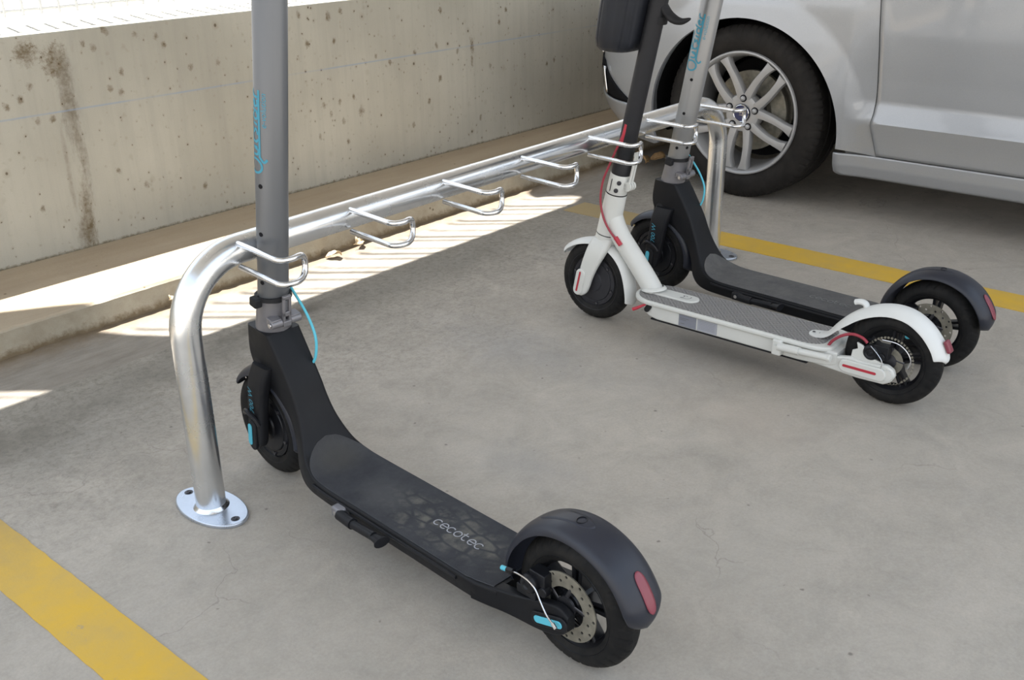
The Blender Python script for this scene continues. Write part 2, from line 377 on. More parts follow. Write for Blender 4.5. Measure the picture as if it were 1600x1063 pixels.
class G:
    """geometry collector"""
    def __init__(s): s.v = []; s.f = []
    def add(s, v, f):
        b = len(s.v); s.v += [tuple(p) for p in v]; s.f += [tuple(i + b for i in q) for q in f]; return s
    def box(s, x0, x1, y0, y1, z0, z1, mat4=None):
        v = [Vector((x, y, z)) for z in (z0, z1) for y in (y0, y1) for x in (x0, x1)]
        if mat4 is not None: v = [mat4 @ p for p in v]
        return s.add(v, [(0, 2, 3, 1), (4, 5, 7, 6), (0, 1, 5, 4), (2, 6, 7, 3), (0, 4, 6, 2), (1, 3, 7, 5)])
    def loft(s, rings, closed=True, cap=True, loop=False):
        n = len(rings[0]); b = []
        for r in rings: b += list(r)
        f = []
        R = len(rings)
        for i in range(R if loop else R - 1):
            i2 = (i + 1) % R
            for j in range(n if closed else n - 1):
                k = (j + 1) % n
                f.append((i * n + j, i * n + k, i2 * n + k, i2 * n + j))
        if cap and closed and not loop:
            f.append(tuple(range(n))); f.append(tuple((R - 1) * n + j for j in range(n)))
        return s.add(b, f)
    def tube(s, path, r, seg=12, cap=True, loop=False, flat=None):
        P = [Vector(p) for p in path]; n = len(P)
        rs = r if isinstance(r, (list, tuple)) else [r] * n
        T = []
        for i in range(n):
            a = P[(i - 1) % n] if (loop or i) else P[0]; b = P[(i + 1) % n] if (loop or i < n - 1) else P[-1]
            T.append((b - a).normalized())
        up = Vector((0, 0, 1)) if abs(T[0].z) < 0.9 else Vector((0, 1, 0))
        U = (up - T[0] * up.dot(T[0])).normalized()
        rings = []
        for i in range(n):
            U = (U - T[i] * U.dot(T[i])).normalized(); V = T[i].cross(U)
            fu, fv = flat if flat else (1, 1)
            rings.append([P[i] + (U * math.cos(a) * fu + V * math.sin(a) * fv) * rs[i] for a in (2 * PI * k / seg for k in range(seg))])
        return s.loft(rings, True, cap, loop)
    def lathe(s, prof, seg=48, c=(0, 0, 0), axis='X', closed=False):
        """profile of (along axis, radius)"""
        rings = []
        for k in range(seg):
            a = 2 * PI * k / seg
            ring = []
            for h, r in prof:
                u, w = r * math.cos(a), r * math.sin(a)
                p = {'X': (h, u, w), 'Y': (u, h, w), 'Z': (u, w, h)}[axis]
                ring.append((p[0] + c[0], p[1] + c[1], p[2] + c[2]))
            rings.append(ring)
        s.loft(rings, closed, False, True)
        return s
    def prism(s, poly, x0, x1, plane='YZ'):
        def P(u, v, d): return {'YZ': (d, u, v), 'XY': (u, v, d), 'XZ': (u, d, v)}[plane]
        return s.loft([[P(u, v, x0) for u, v in poly], [P(u, v, x1) for u, v in poly]])
    def xf(s, m):
        s.v = [tuple(m @ Vector(p)) for p in s.v]; return s
    def done(s, name, mat, parent=None, smooth=40, bevel=0, bseg=2, **kw):
        o = link(name, s.v, s.f, mat, parent, smooth, **kw)
        if bevel:
            md = o.modifiers.new('bevel', 'BEVEL'); md.width = bevel; md.segments = bseg; md.limit_method = 'ANGLE'; md.angle_limit = rad(35)
            md.harden_normals = False
        return o

def crom(pts, n=8):
    """Catmull-Rom through points"""
    P = [Vector(p) for p in pts]; out = []
    for i in range(len(P) - 1):
        a, b, c, d = P[max(i - 1, 0)], P[i], P[i + 1], P[min(i + 2, len(P) - 1)]
        for k in range(n):
            t = k / n
            out.append(0.5 * ((2 * b) + (c - a) * t + (2 * a - 5 * b + 4 * c - d) * t * t + (3 * b - a - 3 * c + d) * t ** 3))
    out.append(P[-1]); return out

def interp(x, xs, ys):
    if x <= xs[0]: return ys[0]
    for i in range(len(xs) - 1):
        if x <= xs[i + 1]:
            t = (x - xs[i]) / (xs[i + 1] - xs[i]); return ys[i] + (ys[i + 1] - ys[i]) * t
    return ys[-1]

def capsule(cy, cz, L, w, ang, n=10):
    """2D capsule outline in (y, z), long axis at angle"""
    out = []
    for sgn, a0 in ((1, -PI / 2), (-1, PI / 2)):
        for k in range(n + 1):
            a = a0 + PI * k / n
            out.append(((L / 2 - w / 2) * sgn + w / 2 * math.cos(a), w / 2 * math.sin(a)))
    c, s = math.cos(ang), math.sin(ang)
    return [(cy + u * c - v * s, cz + u * s + v * c) for u, v in out]

def thing(name, label, cat, loc=(0, 0, 0), rot=(0, 0, 0), group=None):
    o = bpy.data.objects.new(name, None); C.objects.link(o)
    o.empty_display_size = 0.1
    o.location = loc; o.rotation_euler = rot
    o['label'] = label; o['category'] = cat
    if group: o['group'] = group
    return o
def tag(o, label, cat, group=None, kind=None):
    o['label'] = label; o['category'] = cat
    if group: o['group'] = group
    if kind: o['kind'] = kind
    return o
def struct(o): o['kind'] = 'structure'; return o

# strokes drawn on a surface: list of polylines in (u, v) -> ribbon mesh mapped by fn(u, v, lift)
def strokes(lines, width, fn, lift=0.0006):
    g = G()
    for ln in lines:
        P = [Vector((a, b)) for a, b in ln]
        if len(P) < 2: continue
        L, R = [], []
        for i in range(len(P)):
            t = (P[min(i + 1, len(P) - 1)] - P[max(i - 1, 0)]).normalized(); nrm = Vector((-t.y, t.x)) * width / 2
            L.append(P[i] + nrm); R.append(P[i] - nrm)
        v = [fn(p.x, p.y, lift) for p in L] + [fn(p.x, p.y, lift) for p in R]
        n = len(P)
        g.add(v, [(i, i + 1, n + i + 1, n + i) for i in range(n - 1)])
    return g
def arc(cx, cy, rx, ry, a0, a1, n=16):
    return [(cx + rx * math.cos(rad(a0 + (a1 - a0) * k / n)), cy + ry * math.sin(rad(a0 + (a1 - a0) * k / n))) for k in range(n + 1)]
def text_mesh(txt, size, fn, name, mat, parent, shear=0.0, lift=0.0006):
    cu = bpy.data.curves.new(name, 'FONT'); cu.body = txt; cu.size = size; cu.align_x = 'CENTER'; cu.align_y = 'CENTER'; cu.shear = shear
    cu.resolution_u = 4
    tmp = bpy.data.objects.new('tmp', cu); C.objects.link(tmp)
    dg = bpy.context.evaluated_depsgraph_get(); me = bpy.data.meshes.new_from_object(tmp.evaluated_get(dg))
    v = [fn(p.co.x, p.co.y, lift) for p in me.vertices]; f = [tuple(p.vertices) for p in me.polygons]
    bpy.data.objects.remove(tmp); bpy.data.curves.remove(cu); bpy.data.meshes.remove(me)
    return link(name, v, f, mat, parent, 0)

# ------------------------------------------------------------ the place: floor, gutter, ledge, parapet, roof, street
Y_EDGE, Y_CURB, Y_WALL, Z_L, Z_W = 2.332, 2.603, 3.070, 0.077, 0.741
X0, X1 = -4.0, 10.0
struct(G().box(X0, X1, -5.0, Y_EDGE, -0.2, 0.0).done('floor', 'floor'))
# gutter: shallow channel, a hair below the slab
g = G(); rnd = random.Random(3)
prof = [(Y_EDGE + 0.001, -0.2), (Y_EDGE + 0.001, -0.004), (Y_EDGE + 0.006, -0.003), (2.42, -0.004), (2.50, -0.005), (Y_CURB + 0.02, 0.004), (Y_CURB + 0.02, -0.2)]
struct(g.loft([[(x, y, z) for y, z in prof] for x in (X0, X1)]).done('gutter', 'gutter'))
# ledge with a slightly chipped front edge
rings = []
for k in range(700):
    x = X0 + (X1 - X0) * k / 699
    j = rnd.gauss(0, 0.0012) + (rnd.random() < 0.05) * rnd.uniform(-0.003, 0.006)
    j2 = rnd.gauss(0, 0.003)
    rings.append([(x, Y_WALL + 0.05, -0.2), (x, Y_CURB - 0.004 + j2, -0.2), (x, Y_CURB - 0.006 + j2, 0.012 + j2 / 2), (x, Y_CURB, 0.03), (x, Y_CURB + 0.001 + j, Z_L - 0.007), (x, Y_CURB + 0.008 + abs(j) * 2, Z_L), (x, Y_WALL + 0.05, Z_L)])
struct(G().loft(rings).done('ledge', 'ledge', smooth=30))
struct(G().box(X0, X1, Y_WALL, 3.56, -0.2, Z_W).done('wall_back', 'wall', bevel=0.006))
struct(G().box(-0.6, X1, -0.4, 2.332 + 0.369 * 2.55, 2.55, 2.80).done('ceiling', 'roof'))
# unseen added board, outlined to throw the curved shade band over ledge and gutter
zc = 2.62
cv = [(0.0, 2.80), (0.5, 2.80), (0.85, 2.775), (1.04, 2.713), (1.16, 2.640), (1.234, 2.583), (1.285, 2.51), (1.387, 2.361), (1.45, 2.25), (1.05, 2.25), (1.02, 2.300), (0.894, 2.435), (0.78, 2.53), (0.55, 2.60), (0.0, 2.62)]
struct(G().prism([(x + 0.092 * zc, y + 0.369 * zc) for x, y in cv], zc, zc + 0.03, 'XY').done('shade_caster_1', 'roof', smooth=0))
rr_ = random.Random(9); pts = [(3.10 + 0.06 * math.sin(k * 1.3) + rr_.uniform(-.05, .05), 3.3 - 1.05 * k / 24) for k in range(25)]
struct(G().prism([(x + 0.092 * zc, y + 0.369 * zc) for x, y in [(9.5, 3.3)] + pts + [(9.5, 2.25)]], zc, zc + 0.03, 'XY').done('shade_caster_3', 'roof', smooth=0))  # added unseen board that cuts off the sun strip towards the car
g = G()
for k in range(60):     # slim unseen slats, added to cast faint stripe shadows on the gutter
    cx, cy = 0.2 + k * 0.082 + 0.018 * math.sin(k * 2.3), 2.30
    d = Vector((-0.62, 0.78, 0)); nn = Vector((0.78, 0.62, 0)) * (0.0030 + 0.0018 * ((k * 7) % 3))
    a = Vector((cx + 0.092 * zc, cy + 0.369 * zc, 0)); b = a + d * 0.30
    g.prism([(a.x + nn.x, a.y + nn.y), (b.x + nn.x, b.y + nn.y), (b.x - nn.x, b.y - nn.y), (a.x - nn.x, a.y - nn.y)], zc, zc + 0.012, 'XY')
struct(g.done('shade_caster_2', 'roof', smooth=0))
struct(G().box(X0, 16, 3.561, 16, 0.2, 0.55).done('street_pavement', 'paving'))
tag(G().box(3.37, 3.62, 5.93, 6.30, 0.5505, 0.556).done('drain_grate', 'grate'), 'dark drain grate in the pale street paving beyond the fence', 'drain grate')
g = G()
for z in (0.786, 1.00, 1.21): g.tube([(X0, 3.305, z), (X1, 3.305, z)], 0.006, 8)
for k in range(int((X1 - X0) / 0.0585)):
    x = 1.470 - 0.0585 * 90 + k * 0.0585
    if x > X0: g.tube([(x, 3.297, 0.770), (x, 3.297, 1.225)], 0.0050, 6)
fn = thing('fence', 'pale galvanised wire mesh fence standing on top of the concrete wall', 'fence', (1.5, 3.30, Z_W + 0.001))
fo = Matrix.Translation((-1.5, -3.30, -Z_W - 0.001))
g.xf(fo).done('mesh_panel', 'fence', fn)
for x in (-1.0, 1.02 - 2.5 + 2.0, 5.2, 7.6):
    G().box(x - 0.02, x + 0.02, 3.31, 3.35, Z_W + 0.001, 1.24).xf(fo).done('post', 'fence', fn, bevel=0.003)

# yellow bay lines (paint, 1.5 mm thick) with slightly ragged edges
def line(x0, x1, y0, y1, name, label):
    r = random.Random(name + label); L, R = [], []
    n = 160
    for k in range(n + 1):
        y = y0 + (y1 - y0) * k / n
        L.append((x0 + r.gauss(0, 0.0006), y)); R.append((x1 + r.gauss(0, 0.0006), y))
    v = [(x, y, 0.0) for x, y in L] + [(x, y, 0.0) for x, y in R] + [(x, y, 0.0015) for x, y in L] + [(x, y, 0.0015) for x, y in R]
    m = n + 1; f = []
    for i in range(n):
        f += [(2 * m + i, 2 * m + i + 1, 3 * m + i + 1, 3 * m + i), (i, i + 1, 2 * m + i + 1, 2 * m + i), (m + i, m + i + 1, 3 * m + i + 1, 3 * m + i)]
    tag(link('painted_line', v, f, 'yellow', None, 0), label, 'floor marking')
line(0.525, 0.627, -1.5, 2.30, 'a', 'wide yellow painted bay line on the concrete at the bottom left')
line(2.957, 3.090, -2.0, 2.30, 'b', 'yellow painted bay line between the scooters and the silver car')

# dry leaves in the gutter
def leaf(x, y, z, s, rz, tilt, mat, label):
    r = random.Random(label); g = G(); n = 12; rows = []
    for i in range(n + 1):
        t = i / n; w = 0.34 * math.sin(PI * t ** 0.8) * (1 + 0.25 * math.sin(9 * t))
        rows.append([(( t - 0.5), v * w, 0.10 * math.sin(5 * t + v) + 0.16 * abs(v) * w / 0.3 + r.uniform(-.02, .02)) for v in (-1, -0.5, 0, 0.5, 1)])
    g.loft(rows, False, False); g.tube([(-0.75, 0, 0.05), (-0.5, 0, 0)], 0.012, 5)
    g.xf(Matrix.Translation((x, y, z)) @ Matrix.Rotation(rz, 4, 'Z') @ Matrix.Rotation(tilt, 4, 'X') @ Matrix.Scale(s, 4))
    o = g.done('dry_leaf', mat); md = o.modifiers.new('thick', 'SOLIDIFY'); md.thickness = 0.0008
    tag(o, label, 'leaf')
leaf(2.185, 2.575, 0.018, 0.05, 0.3, 0.7, 'leafpale', 'small curled dry leaf standing against the curb below the rack')
leaf(2.055, 2.555, 0.010, 0.055, 2.6, 0.2, 'leafpale', 'flat pale dry leaf lying in the sunlit gutter, left of the curled one')
leaf(3.72, 2.48, 0.022, 0.11, 1.2, 0.4, 'leaf', 'large crumpled brown leaf on the gutter in front of the car wheel')
leaf(3.80, 2.43, 0.018, 0.08, 2.2, -0.3, 'leaf', 'smaller brown leaf lying against the large crumpled leaf by the car wheel')
leaf(1.47, 2.58, 0.03, 0.03, 0.5, 0.5, 'leafpale', 'tiny dry leaf stuck at the curb foot behind the bent rack tube')

# ------------------------------------------------------------ rack
RR, RZ, BR, RL = 0.0285, 0.500, 0.135, 1.945
rack = thing('scooter_rack', 'galvanised tubular scooter rack with seven wire hooks bolted to the concrete floor', 'rack', (0.912, 1.574, 0), (0, 0, rad(1.03)))
path = [Vector((0, 0, 0.004)), Vector((0, 0, 0.18)), Vector((0, 0, RZ - BR))]
path += [Vector((BR - BR * math.cos(a), 0, RZ - BR + BR * math.sin(a))) for a in (PI / 2 * k / 14 for k in range(1, 15))]
path += [Vector((BR + (RL - 2 * BR) * k / 6, 0, RZ)) for k in range(1, 6)]
path += [Vector((RL - BR + BR * math.sin(a), 0, RZ - BR + BR * math.cos(a))) for a in (PI / 2 * k / 14 for k in range(0, 15))]
path += [Vector((RL, 0, 0.18)), Vector((RL, 0, 0.004))]
G().tube(path, RR, 40).done('bent_tube', 'galv', rack, 60)
def ellipse(a, b, n=48, cx=0, cy=0): return [(cx + a * math.cos(2 * PI * k / n), cy + b * math.sin(2 * PI * k / n)) for k in range(n)]
for x in (0, RL):
    p = G().prism([(u + x, v) for u, v in ellipse(0.052, 0.094)], 0.0, 0.008, 'XY').done('base_plate', 'plate', rack, bevel=0.002)
    G().lathe([(0.008, RR), (0.008, RR + 0.006), (0.011, RR + 0.003), (0.015, RR)], 32, (x, 0, 0), 'Z').done('weld_bead', 'hookwire', p)
    for sy in (-1, 1):
        b = G().lathe([(0.0075, 0.0), (0.0085, 0.0085), (0.0075, 0.0086)], 20, (x, sy * 0.076, 0), 'Z').done('bolt_hole', 'darksteel', p)
        G().lathe([(0.0085, 0.0), (0.0108, 0.003), (0.0105, 0.0045), (0.0085, 0.005)], 6, (x, sy * 0.076, 0), 'Z').done('bolt', 'darksteel', p)
hz, hl = 0.0225, 0.4935
hp = [(0.0, -0.020, hz), (-0.007, -0.080, hz), (-0.014, -0.132, hz), (-0.015, -0.150, hz), (-0.008, -0.162, hz), (0.008, -0.166, hz), (0.021, -0.163, hz), (0.034, -0.157, hz * 0.88), (0.043, -0.152, hz * .55)]
hpath = crom(hp + [(0.046, -0.150, 0)] + [(a, b, -c) for a, b, c in reversed(hp)], 5)
hook0 = None
for k in range(7):
    if hook0 is None:
        o = G().tube(hpath, 0.0056, 12).done('hook', 'hookwire', rack, 60); hook0 = o
    else:
        o = hook0.copy(); C.objects.link(o); o.parent = rack
    o.location = (0.121 + k * 0.2745, 0, hl)

# ------------------------------------------------------------ wheels shared by the scooters
TYRE_CACHE = {}
def tyre_mesh(R, W, rin):
    g = G(); seg = 300; prof = []
    for k in range(23):
        a = rad(-128 + 256 * k / 22)
        prof.append((W / 2 * math.sin(a) * (1.0), (R - W * 0.46) + W * 0.46 * math.cos(a)))
    rings = []
    for s in range(seg):
        t = 2 * PI * s / seg; ring = []
        for h, r in prof:
            x = h / (W / 2); rr = r
            if abs(x) < 0.9 and r > R - W * 0.33:
                ph = (t * 34 / (2 * PI) + (abs(x)) * 0.9 + (0.5 if x > 0 else 0)) % 1.0
                if 0.22 < abs(x) < 0.86 and ph < 0.16: rr -= 0.0022
                if abs(x) < 0.09: rr -= 0.0012
            ring.append((h, rr * math.cos(t), rr * math.sin(t)))
        ring.append((W * 0.25, rin * math.cos(t), rin * math.sin(t))); ring.append((-W * 0.25, rin * math.cos(t), rin * math.sin(t)))
        rings.append(ring)
    g.loft(rings, True, False, True); return g
def put_tyre(cy, cz, parent, R=0.1120, W=0.053, rin=0.080):
    key = (R, W, rin)
    if key not in TYRE_CACHE:
        o = tyre_mesh(R, W, rin).done('tyre', 'tyre', parent, 30); TYRE_CACHE[key] = o
    else:
        o = TYRE_CACHE[key].copy(); C.objects.link(o); o.parent = parent
    o.location = (0, cy, cz); return o

def disc_mesh(R, rin, holes, mat, name, parent, x, cy, cz, hr=0.0028, th=0.002, rows=((0.84, 0.0), (0.62, 0.5))):
    """flat brake disc with real holes, axis X"""
    bm = bmesh.new()
    def circ(cu, cv, r, n):
        vs = [bm.verts.new((0, cu + r * math.cos(2 * PI * k / n), cv + r * math.sin(2 * PI * k / n))) for k in range(n)]
        return [bm.edges.new((vs[k], vs[(k + 1) % n])) for k in range(n)]
    ed = circ(0, 0, R, 64) + circ(0, 0, rin, 32)
    for frac, off in rows:
        rr = rin + (R - rin) * frac
        for k in range(holes):
            a = 2 * PI * (k + off) / holes; ed += circ(rr * math.cos(a), rr * math.sin(a), hr, 8)
    bmesh.ops.triangle_fill(bm, use_beauty=True, use_dissolve=False, edges=ed)
    ext = bmesh.ops.extrude_face_region(bm, geom=list(bm.faces))
    bmesh.ops.translate(bm, vec=(-th, 0, 0), verts=[v for v in ext['geom'] if isinstance(v, bmesh.types.BMVert)])
    bmesh.ops.recalc_face_normals(bm, faces=bm.faces)
    me = bpy.data.meshes.new(name); bm.to_mesh(me); bm.free(); me.materials.append(M[mat])
    o = bpy.data.objects.new(name, me); C.objects.link(o); o.parent = parent; o.location = (x, cy, cz); return o

def rear_wheel(root, cy, cz, spokes, disc_R, holes, rows, mat_rim='rim', rim_in=0.066):
    w = put_tyre(cy, cz, root)
    g = G()
    # rim: lips and barrel
    g.lathe([(-0.024, 0.0835), (-0.0265, 0.0820), (-0.024, 0.0802), (-0.019, rim_in + 0.008), (-0.010, rim_in), (0.010, rim_in), (0.019, rim_in + 0.008), (0.024, 0.0802), (0.0265, 0.082), (0.024, 0.0835), (0.012, 0.078), (-0.012, 0.078)], 72, (0, cy, cz), 'X', True)
    g.lathe([(-0.022, 0.0), (-0.022, 0.018), (-0.014, 0.024), (0.014, 0.024), (0.022, 0.018), (0.022, 0.0)], 32, (0, cy, cz))
    for k in range(spokes):
        for s in (-1, 1):
            a = 2 * PI * k / spokes + 0.4; e_ = Vector((0, math.cos(a), math.sin(a))); t = Vector((0, -math.sin(a), math.cos(a)))
            rings = []
            for r, w_, d_, off in ((0.018, 0.006, 0.018, 0.0055), (0.040, 0.0036, 0.011, 0.0058), (rim_in + 0.002, 0.0036, 0.013, 0.0075)):
                c = Vector((0, cy, cz)) + e_ * r + t * off * s
                rings.append([c + t * w_ * a_ + Vector((d_ * b_, 0, 0)) for a_, b_ in ((-1, -0.8), (-0.5, -1), (0.5, -1), (1, -0.8), (1, 0.8), (0.5, 1), (-0.5, 1), (-1, 0.8))])
            g.loft(rings)
    rim = g.done('rim', mat_rim, root, 35)
    d = disc_mesh(disc_R, disc_R * 0.58, holes, 'disc', 'brake_disc', root, -0.027, cy, cz, rows=rows)
    g = G()
    for k in range(5):
        a = 2 * PI * k / 5 + 0.2; e_ = Vector((0, math.cos(a), math.sin(a))); t = Vector((0, -math.sin(a + 0.5), math.cos(a + 0.5)))
        c0 = Vector((-0.028, cy, cz)) + e_ * 0.014; c1 = Vector((-0.028, cy, cz)) + Vector((0, math.cos(a + 0.35), math.sin(a + 0.35))) * disc_R * 0.62
        g.tube([c0, c1], 0.0035, 6, flat=(1, 0.4))
    g.lathe([(-0.0265, 0.0), (-0.031, 0.0), (-0.031, 0.018), (-0.0265, 0.018)], 24, (0, cy, cz))
    g.done('carrier', 'darksteel', d).parent = root
    return rim

def hub_motor(root, cy, cz, mat):
    put_tyre(cy, cz, root, rin=0.082)
    g = G()
    for s in (-1, 1):
        g.lathe([(0.0, 0.082), (0.024 * s, 0.0845), (0.0262 * s, 0.0825), (0.024 * s, 0.079), (0.017 * s, 0.074), (0.0165 * s, 0.071), (0.0205 * s, 0.069), (0.0215 * s, 0.060), (0.020 * s, 0.0575), (0.0225 * s, 0.056), (0.0245 * s, 0.030), (0.028 * s, 0.028), (0.029 * s, 0.012), (0.031 * s, 0.0)], 72, (0, cy, cz))
    m = g.done('hub_motor', mat, root, 25)
    for k in range(6):
        a = 2 * PI * k / 6 + 0.3; g = G()
        g.lathe([(-0.0215, 0.0045), (-0.0245, 0.0040), (-0.0245, 0.0020), (-0.0235, 0.0)], 10, (0, cy + 0.0635 * math.cos(a), cz + 0.0635 * math.sin(a)))
        g.done('cover_bolt', 'darksteel', m)
    return m

def fender(name, mat, parent, cy, cz, R, th0, th1, wfn, dome, thick=0.0025, rfn=None, n=60, m=14, edge=0.0):
    """curved mudguard around an X axle, angles in degrees from local forward (+Y) over the top"""
    outer, inner = [], []
    for i in range(n + 1):
        t = i / n; th = rad(th0 + (th1 - th0) * t); w = wfn(t); r0 = R + (rfn(t) if rfn else 0)
        ro, ri = [], []
        for j in range(m + 1):
            u = -1 + 2 * j / m
            d = dome * (1 - math.sqrt(max(0, 1 - 0.92 * abs(u) ** 2.6))) / (1 - math.sqrt(0.08)) * (0.4 + 0.6 * min(1, w / 0.03))
            for lst, rr in ((ro, r0 - d), (ri, r0 - d - thick)):
                lst.append((w * u * (1 if rr > 0 else 1), cy + rr * math.cos(th), cz + rr * math.sin(th)))
        outer.append(ro); inner.append(ri)
    g = G()
    rings = [o + i[::-1] for o, i in zip(outer, inner)]
    g.loft(rings, True, True)
    return g.done(name, mat, parent, 50)

def rounded(w, h, r, n=4):
    """rounded rectangle outline, half sizes"""
    out = []
    for cx, cy, a0 in ((w - r, h - r, 0), (-w + r, h - r, 90), (-w + r, -h + r, 180), (w - r, -h + r, 270)):
        for k in range(n + 1):
            a = rad(a0 + 90 * k / n); out.append((cx + r * math.cos(a), cy + r * math.sin(a)))
    return out

def handlebar(root, top, mat_bar):
    bar = G().tube(crom([(-0.235, top.y - 0.03, top.z + 0.005), (-0.12, top.y - 0.012, top.z + 0.01), (0, top.y, top.z + 0.012), (0.12, top.y - 0.012, top.z + 0.01), (0.235, top.y - 0.03, top.z + 0.005)], 6), 0.0115, 16).done('handlebar', mat_bar, root, 50)
    for s in (-1, 1):
        G().tube([(s * 0.14, top.y - 0.0165, top.z + 0.0095), (s * 0.245, top.y - 0.031, top.z + 0.005)], 0.0155, 16).done('grip', 'rubber', bar, 50)
    G().box(-0.032, 0.032, top.y - 0.05, top.y + 0.03, top.z + 0.004, top.z + 0.036).done('display', 'blackplastic', bar, bevel=0.010, bseg=3)
    G().tube(crom([(-0.12, top.y + 0.012, top.z), (-0.15, top.y + 0.03, top.z - 0.01), (-0.22, top.y + 0.015, top.z - 0.02)], 5), 0.005, 8).done('brake_lever', 'darksteel', bar, 50)

# ------------------------------------------------------------ black scooter with a gooseneck deck
def black_scooter(label, loc, yaw, lean, deckmat, printmat, stemmat, stemlen):
    root = thing('electric_scooter', label, 'scooter', loc, (0, rad(-lean), -yaw))
    root.rotation_mode = 'XYZ'
    FY, FZ = 0.830, 0.1110
    ax = lambda z: 0.797 - 0.195 * (z - 0.32)            # steering axis
    axd = Vector((0, -0.195, 1)).normalized()
    # gooseneck frame and deck
    S = [((.760, .333), (.836, .338), .0375), ((.740, .304), (.843, .280), .0370), ((.718, .270), (.828, .243), .0365), ((.700, .238), (.792, .222), .0370),
         ((.687, .208), (.752, .200), .038), ((.673, .178), (.716, .170), .041), ((.658, .148), (.692, .128), .049), ((.640, .120), (.675, .085), .060),
         ((.606, .102), (.640, .062), .070), ((.560, .097), (.575, .056), .0735), ((.45, .097), (.45, .055), .0735), ((.30, .097), (.30, .055), .0735), ((.18, .097), (.18, .055), .0735), ((.150, .0965), (.150, .056), .0690), ((.120, .096), (.120, .057), .0610)]
    flat = crom([(a[0], a[1], w) for a, b, w in S], 6); flatb = crom([(b[0], b[1], w) for a, b, w in S], 6)
    rings = []
    for t, b in zip(flat, flatb):
        T, B = Vector((0, t.x, t.y)), Vector((0, b.x, b.y)); cen = (T + B) / 2; up = (T - B) / 2; h = up.length; up.normalize(); w = t.z
        ring = []
        for u, v in rounded(w, h, min(0.007, h * 0.5)):
            k = 1.0 if v > 0 else 1.0 - 0.10 * (-v / h)
            ring.append(cen + Vector((u * k, 0, 0)) + up * v)
        rings.append(ring)
    G().loft(rings).done('frame', 'blackpaint', root, 40)
    # rubber mat following the top of the deck, round front end
    rows = []
    npt = len(flat)
    i0 = 7 * 6 - 5; i1 = 13 * 6 + 4
    dist = 0; prev = None
    for i in range(i0, i1 + 1):
        p = flat[i]; q = flat[min(i + 1, npt - 1)]; o_ = flat[i - 1]
        tdir = Vector((0, q.x - o_.x, q.y - o_.y)).normalized(); nrm = Vector((0, -tdir.z, tdir.y)); nrm = nrm if nrm.z > 0 else -nrm
        if prev is not None: dist += (Vector((0, p.x, p.y)) - prev).length
        prev = Vector((0, p.x, p.y))
        w = (p.z - 0.004 if p.x > .18 else p.z - 0.006) * math.sqrt(max(0.0, 1 - max(0, 1 - dist / 0.062) ** 2.2)) + 0.0005
        c = prev
        rows.append([c + Vector((w * u, 0, 0)) + nrm * (0.0014 if abs(u) < 1 else 0.0002) for u in (-1, -0.985, -0.5, 0, 0.5, 0.985, 1)])
    G().loft(rows, False, False).done('deck_mat', deckmat, root, 40)
    # side rails under the mat edge
    for s in (-1, 1):
        G().tube([(s * 0.0735, 0.60, 0.088), (s * 0.0745, 0.56, 0.086), (s * 0.0735, 0.20, 0.086)], 0.0035, 8).done('side_rail', 'blackplastic', root)
    # deck lettering: reads from the front towards the rear wheel
    h = 0.0125; sw = 0.0165; x0 = -0.003; lines = []
    def glyph(ch, u):
        r = 0.0072
        if ch == 'c': return [arc(u, 0, r, r, 40, 320)]
        if ch == 'o': return [arc(u, 0, r, r, 0, 360)]
        if ch == 'e': return [arc(u, 0, r, r, 0, 318), [(u - r, 0), (u, 0.0), (u + r, 0)]]
        if ch == 't': return [[(u - 0.005, 0.013), (u - 0.005, 0.0)] + arc(u + 0.001, 0, 0.006, 0.0068, 180, 310)[1:], [(u - 0.0095, 0.0068), (u + 0.003, 0.0068)]]
    for k, ch in enumerate('cecotec'): lines += glyph(ch, (k - 3) * 0.0172)
    strokes(lines, 0.0022, lambda u, v, l: (x0 + v, 0.273 - u, 0.0986 + l)).done('deck_lettering', printmat, root, 0)
    # rear arms, dropouts and cyan reflectors
    for s in (-1, 1):
        rings = []
        for y, xa, xb, z0, z1 in ((.170, .040, .0705, .057, .0955), (.140, .038, .0645, .056, .0960), (.110, .036, .0580, .056, .0975), (.080, .034, .0530, .055, .101), (.050, .034, .050, .055, .109), (.020, .034, .050, .061, .118), (-.005, .034, .050, .071, .122), (-.022, .034, .050, .088, .113)):
            rings.append([Vector((s * (xa + xb) / 2 + u, y, (z0 + z1) / 2 + v)) for u, v in rounded((xb - xa) / 2, (z1 - z0) / 2, 0.004)])
        arm = G().loft(crom_rings(rings, 3)).done('rear_arm', 'blackpaint', root, 45)
        pad = G().prism(capsule(0.014, 0.090, 0.078, 0.024, rad(-17)), s * 0.050, s * 0.0545).done('arm_cover', 'blackplastic', arm, bevel=0.0015)
        G().prism(capsule(0.014, 0.090, 0.060, 0.0125, rad(-17)), s * 0.0540, s * 0.0562).done('reflector', 'cyan', arm, bevel=0.0008)
    # rear wheel, fender, lamp
    rear_wheel(root, 0, 0.1110, 5, 0.059, 12, ((0.80, 0.0), (0.42, 0.5)))
    FR = lambda th: 0.1355 + 0.013 * max(0.0, min(1.0, (th - 40) / 90))
    fend = fender('rear_fender', 'greyblack', root, 0, 0.1110, 0.1355, -8, 172, lambda t: 0.0405 * min(1, 0.08 + math.sqrt(max(0.0, 1 - max(0.0, 1 - (1 - t) / 0.15) ** 2))) * min(1, 0.55 + t * 4), 0.0155, 0.003, rfn=lambda t: FR(-8 + 180 * t) - 0.1355 - 0.016 * max(0.0, (t - 0.90) / 0.10) ** 2, n=90)
    g = G(); rows = []
